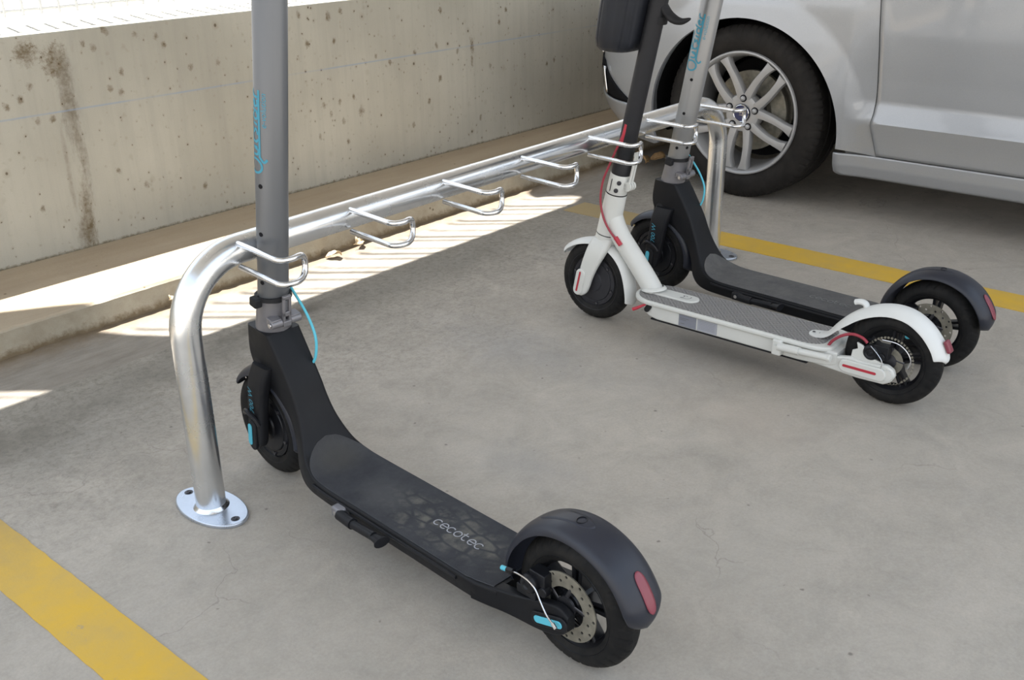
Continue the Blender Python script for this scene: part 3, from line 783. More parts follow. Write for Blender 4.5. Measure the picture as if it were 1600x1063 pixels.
    for i in range(25):
        t = i / 24; th = rad(136 + 25 * t); w = 0.0095 * math.sqrt(max(0.02, 1 - abs(2 * t - 1) ** 4))
        rows.append([(u * w, (0.1489 - 0.0006 * u * u) * math.cos(th), 0.1110 + (0.1489 - 0.0006 * u * u) * math.sin(th)) for u in (-1, -0.6, 0, 0.6, 1)])
    o = g.loft(rows, False, False).done('tail_light', 'redlens', fend); md = o.modifiers.new('t', 'SOLIDIFY'); md.thickness = 0.002; md.offset = 1
    rows = []
    for i in range(25):
        t = i / 24; th = rad(58 + 44 * t); w = 0.017 * math.sqrt(max(0.02, 1 - abs(2 * t - 1) ** 6)) * (1 - 0.2 * t)
        rows.append([(u * w, (FR(math.degrees(th)) + 0.0002 - 0.0014 * u * u) * math.cos(th), 0.1110 + (FR(math.degrees(th)) + 0.0002 - 0.0014 * u * u) * math.sin(th)) for u in (-1, -0.6, 0, 0.6, 1)])
    o = G().loft(rows, False, False).done('brake_pad_cover', 'greyblack', fend); md = o.modifiers.new('t', 'SOLIDIFY'); md.thickness = 0.0006; md.offset = 1
    G().tube(crom([(0.022 * 0.4 * math.cos(a), (FR(90) + .0012) * math.cos(rad(92) + 0.05 * math.sin(a)), 0.1110 + (FR(90) + .0012) * math.sin(rad(92) + 0.05 * math.sin(a))) for a in (2 * PI * k / 12 for k in range(13))], 3), 0.0009, 6).done('embossed_ring', 'rim', fend)
    # caliper, cable end and spring wires
    cal = G()
    cal.lathe([(-0.034, 0.0), (-0.034, 0.016), (-0.050, 0.017), (-0.056, 0.013), (-0.057, 0.007), (-0.054, 0.006), (-0.054, 0.0)], 24, (0, 0.058, 0.135))
    cal.box(-0.045, -0.022, 0.030, 0.062, 0.128, 0.158); cal.box(-0.050, -0.030, 0.045, 0.085, 0.108, 0.124)
    cal.lathe([(-0.034, 0.0), (-0.034, 0.009), (-0.047, 0.009), (-0.047, 0.0)], 12, (0, 0.034, 0.128))
    cal = cal.done('brake_caliper', 'rim', root, bevel=0.0025)
    G().tube(crom([(-0.054, 0.098, 0.142), (-0.056, 0.075, 0.148), (-0.056, 0.055, 0.147), (-0.056, 0.040, 0.140), (-0.057, 0.030, 0.128)], 6), 0.0014, 8).done('brake_wire', 'steel', cal)
    G().tube(crom([(-0.057, 0.030, 0.128), (-0.062, 0.010, 0.110), (-0.064, -0.008, 0.100)], 6), 0.0016, 8).done('tension_wire', 'steel', cal)
    G().tube([(-0.064, -0.004, 0.103), (-0.065, -0.012, 0.098)], 0.0030, 8).done('wire_ferrule', 'steel', cal)
    G().tube([(-0.054, 0.100, 0.142), (-0.053, 0.113, 0.139)], 0.0040, 10).done('cable_end', 'cyan', cal)
    G().tube([(-0.054, 0.086, 0.145), (-0.054, 0.100, 0.142)], 0.0050, 10).done('cable_boot', 'rim', cal)
    # front wheel, fork legs, mudguard
    hub_motor(root, FY, FZ, 'rim')
    for s in (-1, 1):
        rings = []
        for y, z, hw, x, tx in ((.792, .262, .030, .030, .016), (.800, .235, .029, .040, .014), (.806, .20, .027, .046, .011), (.814, .15, .026, .048, .010), (.822, .11, .026, .048, .010), (.826, .085, .022, .048, .009), (.828, .074, .010, .048, .006)):
            c = Vector((s * x, y, z)); rings.append([c + Vector((u, v, 0)) for u, v in rounded(tx, hw, min(tx, hw) * 0.7)])
        leg = G().loft(crom_rings(rings)).done('fork_leg', 'blackplastic', root, 50)
        G().prism(capsule(.826, .103, .070, .026, rad(98)), s * 0.056, s * 0.0615).done('fork_cover', 'blackplastic', leg, bevel=0.002)
        G().prism(capsule(.832, .104, .050, .0125, rad(98)), s * 0.0610, s * 0.0635).done('reflector', 'cyan', leg, bevel=0.0008)
        G().tube(crom([(s * 0.059, .845, .147), (s * 0.064, .835, .158), (s * 0.066, .820, .158), (s * 0.062, .805, .148), (s * 0.058, .797, .135)], 4), 0.005, 8).done('motor_cable_guard', 'rim', leg)
        if s < 0:
            text_mesh('700 W', 0.0200, lambda u, v, l: (-0.0580 - l - 0.0025, .8120 + v - 0.05 * u, .186 + u), 'power_lettering', 'cyanprint', leg, 0.2)
    G().lathe([(0.235, 0.036), (0.240, 0.038), (0.265, 0.036), (0.275, 0.033)], 32, (0, 0, 0), 'Z').xf(Matrix.Translation((0, 0.812, 0))).done('fork_crown', 'blackplastic', root)
    fender('front_fender', 'greyblack', root, FY, FZ, 0.127, 32, 196, lambda t: 0.033 * min(1, math.sqrt(min(t, 1 - t) / 0.05) + 0.05), 0.016, 0.003, n=60)
    # steering collar, stem, latch
    zz = lambda z: Vector((0, ax(z), z))
    q = Vector((0, 0, 1)).rotation_difference(axd).to_matrix().to_4x4()
    def on_axis(z): return Matrix.Translation(zz(z)) @ q
    G().lathe([(-0.002, 0.0), (-0.002, 0.0350), (0.0, 0.0350), (0.012, 0.0345), (0.045, 0.0325), (0.070, 0.0318), (0.080, 0.0315), (0.080, 0.0)], 48, axis='Z').xf(on_axis(0.322)).done('steering_collar', 'collar', root)
    stem = G().lathe([(0.0, 0.0), (0.0, 0.0292), (stemlen, 0.0292), (stemlen + 0.004, 0.026), (stemlen + 0.004, 0.0)], 64, axis='Z').xf(on_axis(0.400)).done('stem', stemmat, root, 50)
    def onstem(s_, phi, lift=0.0):
        """point on the stem surface, s_ metres above z=0.4 along the axis, phi: 0 = right, 90 = forward, 180 = left, -90 = rear"""
        p = Vector(((0.0292 + lift) * math.cos(phi), (0.0292 + lift) * math.sin(phi), s_)); return on_axis(0.400) @ p
    for s_, ph in ((0.140, 193), (0.040, 195), (0.044, 252), (0.235, 195)):
        g = G(); n = 14
        c = onstem(s_, rad(ph), 0.0004)
        nr = (c - on_axis(0.4) @ Vector((0, 0, s_))).normalized(); a_ = axd; b_ = nr.cross(a_)
        g.loft([[c + nr * 0.0006 + (a_ * math.cos(t) + b_ * math.sin(t)) * 0.0042 for t in (2 * PI * k / n for k in range(n))], [c - nr * 0.004 + (a_ * math.cos(t) + b_ * math.sin(t)) * 0.0042 for t in (2 * PI * k / n for k in range(n))]])
        g.done('screw_hole', 'gap', stem)
    band = G().lathe([(-0.004, 0.0305), (-0.004, 0.0352), (0.004, 0.0352), (0.004, 0.0305)], 40, axis='Z').xf(on_axis(0.402) @ Matrix.Rotation(rad(-10), 4, 'X')).done('clamp_band', 'rubber', root)
    G().box(-0.046, -0.030, -0.010, 0.012, -0.012, 0.007).xf(on_axis(0.400)).done('band_buckle', 'rubber', band, bevel=0.003)
    # latch: pivot block with two lugs and a slotted lever facing the deck
    g = G()
    for s in (-1, 1):
        g.tube([(s * 0.009, -0.040, 0.030), (s * 0.033, -0.040, 0.030)], 0.0085, 16)
        g.box(min(s * 0.010, s * 0.032), max(s * 0.010, s * 0.032), -0.044, -0.024, 0.026, 0.040)
    latch = g.xf(on_axis(0.335)).done('latch_block', 'collar', root, bevel=0.0015)
    g = G()
    pl = [(-0.0085, -0.010), (0.0085, -0.010), (0.0085, 0.060), (-0.0085, 0.060)]
    # lever plate with slot: frame of bars
    for x in (-0.0062, 0.0062): g.box(x - 0.0026, x + 0.0026, -0.048, -0.041, 0.022, 0.086)
    g.box(-0.0088, 0.0088, -0.048, -0.041, 0.080, 0.088); g.box(-0.0088, 0.0088, -0.049, -0.040, 0.022, 0.034); g.box(-0.0088, 0.0088, -0.048, -0.042, 0.044, 0.054)
    g.xf(on_axis(0.335)).done('latch_lever', 'collar', latch, bevel=0.0015)
    G().tube([(-0.036, -0.040, 0.030), (-0.0335, -0.040, 0.030)], 0.0045, 12).xf(on_axis(0.335)).done('pivot_screw', 'steel', latch)
    # script on the stem
    def onsc(u, v, l): return onstem(0.345 + u, rad(176) - v / 0.0292, l)  # u up the stem, v towards the front
    u0 = -0.075
    L_ = [arc(u0 + 0.002, 0.002, 0.013, 0.016, 70, 425, 26), [(u0 + 0.012, 0.018), (u0 + 0.03, 0.020), (u0 + 0.09, 0.017)],
          [(u0 + 0.022, 0.010), (u0 + 0.024, -0.004), (u0 + 0.032, -0.006), (u0 + 0.036, 0.008), (u0 + 0.037, -0.005)],
          [(u0 + 0.052, 0.020), (u0 + 0.046, 0.0), (u0 + 0.052, -0.006)], [(u0 + 0.042, 0.009), (u0 + 0.060, 0.011)],
          [(u0 + 0.072, 0.008), (u0 + 0.063, 0.006), (u0 + 0.070, -0.001), (u0 + 0.060, -0.006)], [(u0 + 0.080, 0.007), (u0 + 0.078, -0.005)], [(u0 + 0.083, 0.0135), (u0 + 0.0835, 0.0150)],
          arc(u0 + 0.094, 0.0, 0.0065, 0.0065, 20, 340), [(u0 + 0.106, 0.020), (u0 + 0.101, -0.006)],
          [(u0 + 0.110, 0.001), (u0 + 0.121, 0.003), (u0 + 0.116, 0.008), (u0 + 0.110, 0.001), (u0 + 0.114, -0.006), (u0 + 0.122, -0.004)],
          [(u0 + 0.128, 0.007), (u0 + 0.127, -0.006)], [(u0 + 0.128, 0.002), (u0 + 0.133, 0.008), (u0 + 0.138, 0.007)],
          [(u0 + 0.020, -0.010), (u0 + 0.012, -0.018), (u0 + 0.018, -0.024)], [(u0 + 0.018, -0.0095), (u0 + 0.14, -0.0085)]]
    def dens(ln):
        out = []
        for (a, b), (c_, d) in zip(ln, ln[1:]):
            for k in range(3): out.append((a + (c_ - a) * k / 3, b + (d - b) * k / 3))
        return out + [ln[-1]]
    strokes([dens(crom2(l)) for l in L_], 0.0044, onsc, 0.0005).done('script_lettering', 'cyanprint', stem, 0)
    text_mesh('e-volution', 0.0150, lambda u, v, l: onstem(0.345 + 0.030 + u, rad(176) + 0.62 - v / 0.0292, l), 'small_lettering', 'cyanprint', stem, 0.25, 0.0005)
    # cyan brake cable beside the collar, and its end below the neck
    G().tube(crom([(0.030, .795, .440), (0.036, .765, .400), (0.040, .735, .362), (0.040, .714, .322), (0.036, .713, .285), (0.030, .722, .262), (0.020, .74, .235)], 6), 0.0028, 10).done('brake_cable', 'cyan', root, 60)
    # kick stand folded along the left side
    k_ = G().box(-0.092, -0.066, 0.492, 0.520, 0.066, 0.088).done('kickstand_bracket', 'collar' if stemmat == 'stem' else 'blackplastic', root, bevel=0.004)
    G().tube([(-0.094, 0.506, 0.078), (-0.090, 0.506, 0.078)], 0.005, 12).done('pivot_screw', 'steel', k_)
    ks = G(); ks.tube([(-0.088, 0.498, 0.077), (-0.091, 0.455, 0.078)], 0.0105, 16); ks.tube([(-0.091, 0.455, 0.078), (-0.093, 0.392, 0.083)], 0.0082, 16)
    ks.tube([(-0.0925, 0.400, 0.0825), (-0.094, 0.376, 0.084), (-0.095, 0.366, 0.084)], [0.0082, 0.011, 0.016], 14, flat=(0.6, 1))
    ks.done('kickstand', 'blackplastic', root, 50)
    handlebar(root, on_axis(0.400) @ Vector((0, 0, stemlen)), 'blackplastic')
    return root

def crom_rings(rings, n=4):
    m = len(rings[0]); cols = [crom([r[j] for r in rings], n) for j in range(m)]
    return [[cols[j][i] for j in range(m)] for i in range(len(cols[0]))]
def crom2(pts):
    return [(p.x, p.y) for p in crom([(a, b, 0) for a, b in pts], 4)] if len(pts) > 2 else pts

black_scooter('black electric scooter nearest the camera, with dusty footprints on its deck', (1.034, 0.767, 0.0), rad(4.6), 0.9, 'deck', 'greyprint', 'stem', 0.66)
black_scooter('black electric scooter with a silver grey stem and worn grey deck, behind the white scooter', (2.447, 0.747, 0.0), rad(3.4), 0.5, 'deck_worn', 'fadedprint', 'stemlight', 0.66)

# ------------------------------------------------------------ white scooter
def path_fender(name, mat, parent, path, wfn, dome, thick=0.0025, m=14, n=6):
    P = crom([(0, a, b) for a, b in path], n); N_ = len(P) - 1; outer, inner = [], []
    for i, p in enumerate(P):
        t = i / N_; T = (P[min(i + 1, N_)] - P[max(i - 1, 0)]).normalized(); nr = Vector((0, T.z, -T.y))
        w = wfn(t); ro, ri = [], []
        dm = dome(t) if callable(dome) else dome
        for j in range(m + 1):
            u = -1 + 2 * j / m; d = dm * abs(u) ** 2.4
            ro.append(p + Vector((w * u, 0, 0)) - nr * d); ri.append(p + Vector((w * u, 0, 0)) - nr * (d + thick))
        outer.append(ro); inner.append(ri)
    g = G().loft([o + i[::-1] for o, i in zip(outer, inner)], True, True)
    return g.done(name, mat, parent, 50)

def white_scooter():
    root = thing('electric_scooter', 'white electric scooter with a black steering tube, red cable and grey footboard', 'scooter', (2.188, 0.744, 0), (0, rad(1.3), 0))
    FY, FZ, DZ = 0.836, 0.1110, 0.117
    ay = lambda z: 0.754 - 0.205 * (z - 0.52)
    axd = Vector((0, -0.205, 1)).normalized(); q = Vector((0, 0, 1)).rotation_difference(axd).to_matrix().to_4x4()
    onx = lambda z: Matrix.Translation((0, ay(z), z)) @ q
    # deck: rim, underbody, rubber mat
    def outline(w, y0, y1, rf, n=14):
        out = [(-w, y1 - rf)] + [(w * math.cos(a), y1 - rf + rf * math.sin(a)) for a in (PI - PI * k / n for k in range(1, n))] + [(w, y1 - rf)]
        out += [(w, y0 + 0.045)] + [(w - 0.030 + 0.030 * math.cos(a), y0 + 0.045 - 0.045 * math.sin(a)) for a in (PI / 2 * k / 8 for k in range(1, 9))]
        out += [(-w + 0.030 - 0.030 * math.cos(a), y0 + 0.045 - 0.045 * math.sin(a)) for a in (PI / 2 * k / 8 for k in range(8, 0, -1))] + [(-w, y0 + 0.045)]
        return out
    G().prism(outline(0.0735, 0.125, 0.695, 0.075), DZ - 0.012, DZ, 'XY').done('deck', 'white', root, bevel=0.004, bseg=3)
    G().prism(outline(0.0655, 0.150, 0.685, 0.065), DZ - 0.0005, DZ + 0.0018, 'XY').done('deck_mat', 'matgrey', root, bevel=0.0006)
    rings = []
    for y, w, z0, z1 in ((.650, .050, .092, .107), (.640, .058, .078, .107), (.622, .061, .070, .107), (.60, .062, .067, .107), (.20, .062, .067, .107), (.17, .062, .069, .107), (.13, .060, .072, .110), (.110, .056, .076, .108)):
        rings.append([(u, y, (z0 + z1) / 2 + v) for u, v in rounded(w, (z1 - z0) / 2, 0.005)])
    box = G().loft(rings).done('battery_box', 'white', root, 40)
    G().box(-0.060, 0.060, 0.18, 0.62, 0.063, 0.0675).done('bottom_cover', 'blackplastic', box, bevel=0.001)
    for ya, yb, mt, nm in ((.533, .482, 'sticker', 'label_sticker'), (.478, .422, 'stickerlt', 'label_sticker')):
        s = G().box(-0.0630, -0.0619, yb, ya, 0.0705, 0.1015).done(nm, mt, box, 0)
        if mt == 'sticker':
            strokes([[(ya - .004, .092), (ya - .030, .092)], [(ya - .004, .088), (ya - .022, .088)], [(ya - .006, .078), (ya - .018, .078)]], 0.0018, lambda u, v, l: (-0.0631 - l, u, v), 0.0002).done('sticker_print', 'softgrey', s, 0)
        else:
            strokes([[(ya - .004, .097 - .004 * k), (ya - .050, .097 - .004 * k)] for k in range(6)], 0.0009, lambda u, v, l: (-0.0631 - l, u, v), 0.0002).done('sticker_print', 'sticker', s, 0)
    # charging port with a hanging red plug
    p = G().prism(capsule(.628, .094, .026, .015, rad(-55)), -0.0655, -0.060).done('charging_port', 'rubber', box, bevel=0.001)
    G().tube([(-0.066, .634, .103), (-0.074, .640, .100), (-0.082, .650, .094), (-0.086, .660, .089)], [0.003, 0.0035, 0.0045, 0.0045], 10).done('port_plug', 'red', box)
    # neck plate with maker's mark
    pl = G().prism([(-.024, .665), (.024, .665)] + [(0.024 * math.cos(a), .540 - 0.024 * math.sin(a)) for a in (PI * k / 14 for k in range(15))], DZ + 0.001, DZ + 0.0065, 'XY').done('neck_plate', 'white', root, bevel=0.002)
    mk_ = [[(-.007, .012), (-.007, -.012)], [(-.007, .012), (0.0, .003), (-.0, -.003), (-.007, -.012)]]
    lines = [[(.011, -.010), (.007, -.013), (-.003, -.0135), (-.009, -.010), (-.010, 0), (-.009, .010), (-.003, .012)], [(.011, -.010), (.011, -.003)], [(.009, .010), (.004, .012), (.002, .006)], [(.011, .006), (.009, .012)]]
    lines = [[(-.009, .013), (-.009, -.004), (-.005, -.011), (.003, -.013), (.010, -.010)], [(.009, .013), (.009, .002), (.006, -.001)], [(-.009, .013), (-.004, .007), (.004, .007), (.009, .013)]]
    strokes([crom2(l) for l in lines], 0.0022, lambda u, v, l: (u, .553 + v, DZ + 0.0066 + l), 0.0002).done('mark_print', 'softgrey', pl, 0)
    # down tube, head tube
    dp = crom([(0, .800, .330), (0, .790, .290), (0, .768, .250), (0, .738, .216), (0, .705, .180), (0, .675, .146), (0, .650, .114)], 4)
    rr = [interp(i / (len(dp) - 1), [0, .15, .4, 1], [.0235, .0262, .0262, .0268]) for i in range(len(dp))]
    fr = G().tube(dp, rr, 28).done('frame_tube', 'white', root, 60)
    G().lathe([(0.0, .0268), (0.0, .034), (0.002, .0335), (0.006, .030), (0.008, .027)], 32, axis='Z').xf(Matrix.Translation((0, .652, DZ + 0.0065)) @ Matrix.Rotation(rad(-8), 4, 'X')).done('base_ring', 'white', fr)
    G().lathe([(0.0, 0.0), (0.0, .0305), (0.05, .0300), (0.115, .0285), (0.115, 0.0)], 40, axis='Z').xf(onx(0.250)).done('head_tube', 'white', root, 50)
    col = G().lathe([(0.0, 0.0), (0.0, .0270), (0.001, .0278), (0.052, .0272), (0.054, .026), (0.054, 0.0)], 40, axis='Z').xf(onx(0.365)).done('steering_collar', 'white', root, 50)
    for z in (0.3645, 0.2495): G().lathe([(-0.0009, .0), (-0.0009, .0308 if z < .3 else .0289), (0.0009, .0308 if z < .3 else .0289), (0.0009, .0)], 40, axis='Z').xf(onx(z)).done('seam_ring', 'gap', root)
    G().lathe([(0.0, 0.0), (0.0, .0255), (0.038, .0255), (0.040, .0235), (0.040, 0)], 40, axis='Z').xf(onx(0.415)).done('sleeve', 'stemblack', root, 50)
    G().lathe([(0.0, 0.0), (0.0, .0232), (0.620, .0232), (0.622, 0)], 40, axis='Z').xf(onx(0.44)).done('stem', 'stemblack', root, 50)
    # latch: round lugs at the rear with an upright twin bar lever
    g = G()
    for x in (-.012, -.002, .008): g.lathe([(x, 0.0), (x, .0125), (x + .0065, .0125), (x + .0065, 0.0)], 20, (0, -0.034, 0.030))
    g.box(-.012, .014, -.036, -.015, 0.018, 0.038)
    lt = g.xf(onx(0.365)).done('latch_block', 'white', root, bevel=0.001)
    g = G()
    for x in (-.0055, .0055): g.tube([(x, -.036, .034), (x, -.036, .118)], 0.0036, 10)
    g.box(-.009, .009, -.0395, -.0325, 0.114, 0.124)
    g.xf(onx(0.365)).done('latch_lever', 'white', lt)
    for (s_, ph) in ((.036, 214), (.014, 206)):
        a = rad(ph); c_ = Vector((.0275 * math.cos(a), .0275 * math.sin(a), s_))
        G().lathe([(0.0, .0), (0.0, .0062), (0.0025, .0058), (0.0025, .0035), (0.001, .003), (0.001, 0)], 16).xf(onx(0.365) @ Matrix.Translation(c_) @ Matrix.Rotation(a, 4, 'Z')).done('screw', 'darksteel', col)
    G().box(-0.0290, -0.0275, .004, .0055, 0.008, 0.042).xf(onx(0.365)).done('groove', 'gap', col)
    # red cable from the tube to the grommet on the frame
    cb = G().tube(crom([(-.021, ay(.53) + .004, .530), (-.026, .772, .490), (-.031, .792, .440), (-.034, .808, .395), (-.035, .812, .345), (-.034, .801, .300), (-.032, .780, .266), (-.028, .757, .243), (-.022, .745, .232)], 6), 0.0030, 10).done('cable', 'darkred', root, 60)
    G().tube([(-.030, .763, .252), (-.028, .746, .233)], 0.0062, 12).done('grommet', 'red', cb)
    G().tube([(-.019, ay(.55) + .002, .552), (-.023, ay(.50) + .004, .500)], [0.0055, 0.0045], 12).done('cable_sleeve', 'red', cb)
    # fork
    crown = G().lathe([(-0.010, 0.0), (-0.010, .031), (0.0, .0310), (0.012, .0305), (0.0125, 0.0)], 40, axis='Z').xf(onx(0.236)).done('fork_crown', 'white', root, 50)
    for s in (-1, 1):
        rings = []
        for y, z, hw, x, tx in ((.812, .238, .029, .014, .014), (.815, .222, .031, .024, .016), (.822, .195, .030, .036, .013), (.835, .160, .026, .0425, .009), (.846, .125, .022, .044, .0075), (.855, .095, .021, .044, .0075), (.860, .078, .016, .044, .007), (.862, .070, .006, .044, .004)):
            rings.append([(s * x + u, y + v, z) for u, v in rounded(tx, hw, min(tx, hw) * 0.75)])
        leg = G().loft(crom_rings(rings)).done('fork_leg', 'white', root, 50)
        G().prism(capsule(.862, .110, .078, .030, rad(101)), s * 0.048, s * 0.0555).done('fork_cover', 'white', leg, bevel=0.003, bseg=3)
        G().prism(capsule(.863, .112, .060, .0055, rad(102)), s * 0.0550, s * 0.0565).done('reflector', 'red', leg)
    hub_motor(root, FY, FZ, 'rimgrey')
    path_fender('front_fender', 'whitefender', root, [(.955, .175), (.935, .197), (.905, .215), (.87, .226), (.836, .2295), (.80, .224), (.768, .207), (.742, .180), (.726, .148), (.716, .110), (.712, .075), (.718, .060)],
                lambda t: 0.027 * min(1, math.sqrt(min(t, 1 - t) / 0.06) + 0.06), 0.011, 0.0028)
    # rear arms with red striped covers
    for s in (-1, 1):
        a0, a1 = sorted((s * 0.040, s * 0.056))
        arm = G().prism([(.185, .106), (.150, .108), (.120, .098), (.075, .108), (.055, .104), (.020, .106), (-.006, .110), (-.022, .102), (-.028, .088), (-.020, .072), (-.004, .062), (.060, .060), (.185, .068)], a0, a1).done('rear_arm', 'white', root, bevel=0.004)
        cv_ = G().prism(capsule(.046, .085, .112, .032, rad(0)), min(s * .056, s * .0625), max(s * .056, s * .0625)).done('arm_cover', 'white', arm, bevel=0.003, bseg=3)
        G().prism(capsule(.052, .086, .080, .0062, rad(0)), min(s * .062, s * .0634), max(s * .062, s * .0634)).done('reflector', 'red', arm)
    G().prism([(.080, .104), (.078, .124), (.066, .130), (.070, .145), (.055, .140), (.040, .118), (.020, .114), (.000, .108), (.000, .098), (.080, .098)], -0.050, -0.044).done('caliper_bracket', 'white', root, bevel=0.001)
    G().lathe([(-.0565, 0.0), (-.0565, .013), (-.060, .012), (-.060, 0.0)], 24, (0, -.012, .088)).done('axle_cap', 'white', root)
    rear_wheel(root, 0, 0.1110, 5, 0.057, 44, ((0.93, 0.0),))
    cal = G()
    cal.lathe([(-.036, 0.0), (-.036, .018), (-.048, .019), (-.052, .016), (-.054, .012), (-.052, .010), (-.052, .005), (-.055, .005), (-.055, 0)], 28, (0, .036, .128))
    cal.box(-.050, -.024, -.004, .030, .118, .150); cal.lathe([(-.036, 0.0), (-.036, .009), (-.054, .009), (-.054, 0)], 14, (0, .010, .124))
    cal = cal.done('brake_caliper', 'rim', root, bevel=0.002)
    G().tube(crom([(-.040, .142, .110), (-.044, .130, .130), (-.046, .108, .150), (-.046, .083, .160), (-.046, .060, .157), (-.046, .047, .148)], 5), 0.0036, 10).done('brake_cable', 'darkred', cal, 60)
    G().tube(crom([(-.054, .036, .146), (-.057, .015, .130), (-.058, .004, .115), (-.060, .006, .095), (-.061, .008, .084)], 5), 0.0009, 6).done('brake_wire', 'steel', cal)
    G().tube(crom([(-.030, .020, .158), (-.031, -.015, .158), (-.031, -.038, .145), (-.031, -.050, .125), (-.031, -.046, .105)], 5), 0.0016, 8).done('tension_wire', 'steel', cal)
    # rear fender with tongue on the deck, hook and lamp
    f = path_fender('rear_fender', 'whitefender', root, [(.205, .1215), (.188, .1220), (.170, .1270), (.155, .140), (.138, .163), (.112, .191), (.080, .214), (.040, .2310), (0, .2365), (-.040, .2290), (-.077, .206), (-.104, .176), (-.118, .150), (-.121, .136), (-.116, .127)],
                    lambda t: interp(t, [0, .03, .07, .20, .33, .86, .95, 1], [.006, .018, .023, .027, .0345, .0335, .025, .007]), lambda t: interp(t, [0, .12, .35, 1], [0.000, 0.002, .017, .020]), 0.0028)
    for y in (.196, .179): G().lathe([(0.0, .0), (0.0, .0038), (0.0012, .0034), (0.0012, 0)], 14, (0, y, .1222), 'Z').done('screw', 'darksteel', f)
    G().tube(crom([(0, .076, .208), (0, .079, .219), (0, .086, .2235), (0, .096, .2235), (0, .106, .220)], 5), [0.0068] * 20 + [0.003], 12, flat=(1, 1.4)).done('folding_hook', 'whitefender', f)
    G().prism(capsule(-.1150, .169, .030, .010, rad(62)), -.010, .010).done('tail_light', 'redlens', f, bevel=0.003, bseg=3)
    # kick stand folded to the left
    k_ = G().box(-.084, -.060, .238, .262, .072, .112).done('kickstand_bracket', 'white', root, bevel=0.004)
    G().lathe([(-.088, 0.0), (-.088, .006), (-.084, .0065), (-.084, 0)], 16, (0, .250, .094)).done('pivot_screw', 'white', k_)
    g = G(); g.tube([(-.081, .245, .096), (-.083, .19, .099)], .0098, 16); g.tube([(-.083, .19, .099), (-.085, .118, .1035)], .0080, 16); g.lathe([(0, 0), (0, .009), (.006, .009), (.006, 0)], 8, (-.085, .112, .1035), 'Y')
    g.done('kickstand', 'white', root, 40)
    handlebar(root, onx(0.44) @ Vector((0, 0, 0.622)), 'stemblack')
    return root
white_scooter()

# ------------------------------------------------------------ bag on the white scooter
bag = thing('handlebar_bag', 'black ribbed hard shell bag hanging on the steering tube of the white scooter', 'bag', (2.213, 1.540, 0.728))
rings = []
for z, k in ((0, .55), (.004, .74), (.014, .90), (.035, .98), (.08, 1.02), (.16, 1.04), (.24, 1.04), (.29, 1.0), (.31, .9), (.316, .7)):
    ring = []
    for j in range(96):
        a = 2 * PI * j / 96; ca, sa = math.cos(a), math.sin(a)
        e_ = 2 / 3.0; rx = math.copysign(abs(ca) ** e_, ca) * 0.070; ry = math.copysign(abs(sa) ** e_, sa) * 0.062
        rib = 1 - 0.030 * (max(0, math.cos(j * 2 * PI / 96 * 14)) ** 6)
        ring.append((rx * k * rib, ry * k * rib - z * 0.195, z))
    rings.append(ring)
G().loft(rings).done('shell', 'bag', bag, 50)
for z in (0.085, 0.22):
    G().lathe([(-.009, .0245), (-.009, .0275), (.009, .0275), (.009, .0245)], 32, axis='Z').xf(Matrix.Translation((0, 1.442 - 0.205 * (z - .085) - 1.545, z)) @ Matrix.Rotation(rad(11.6), 4, 'X')).done('strap', 'rubber', bag)
G().tube(crom([(-.004, -.120, .120), (-.004, -.136, .100), (-.004, -.154, .086), (-.004, -.176, .082), (-.004, -.200, .090)], 5), [0.016] * 8 + [0.017, 0.017, 0.017, 0.016, 0.016, 0.015, 0.014, 0.013, 0.012, 0.010, 0.008, 0.006, 0.003], 12, flat=(0.6, 1)).done('strap_tail', 'rubber', bag, 60)

# ------------------------------------------------------------ car
car = thing('car', 'silver car parked nose to the wall beside the rack, alloy front wheel in view', 'car', (3.50, 1.893, 0))
AY, AZ, AR = 0.0, 0.280, 0.392       # wheel arch, in car coordinates (x = inwards, y = forwards)
LEN_B = -3.75
def side_x(z, s=0.0):
    fl = interp(s, [-0.9, -0.53, -0.41, 0.6], [0, 0, 1, 1])       # the crease fades out towards the arch
    a = interp(z, [.14, .155, .19, .228, .236, .30, .340, .352, .375, .42, .50, .65, .80, .90, .97], [.065, .045, .032, .030, .030, .018, .006, .002, .010, .022, .017, .003, .000, .016, .05])
    b = interp(z, [.14, .19, .24, .40, .60, .72, .80, .90, .97], [.050, .028, .020, .006, -.006, -.010, -.004, .030, .10])
    if s > -0.45 or True:
        r = math.hypot(s - AY, z - AZ); b -= 0.016 * max(0.0, 1 - abs(r - AR) / 0.10) * (1 if z > 0.1 else 0)
    return a * (1 - fl) + b * fl
PL = [(0.30, 0.0), (0.45, 0.012), (0.56, 0.040), (0.64, 0.080), (0.72, 0.145), (0.80, 0.235), (0.88, 0.36), (0.93, 0.52), (0.95, 0.72), (0.96, 0.92)]  # (y, inset) plan of the front corner
pc = crom([(a, b, 0) for a, b in [(0.1, 0.0), (0.2, 0.0)] + PL], 8)
acc = [0]
for a_, b_ in zip(pc, pc[1:]): acc.append(acc[-1] + (b_ - a_).length)
S_MAX = 0.1 + acc[-1]
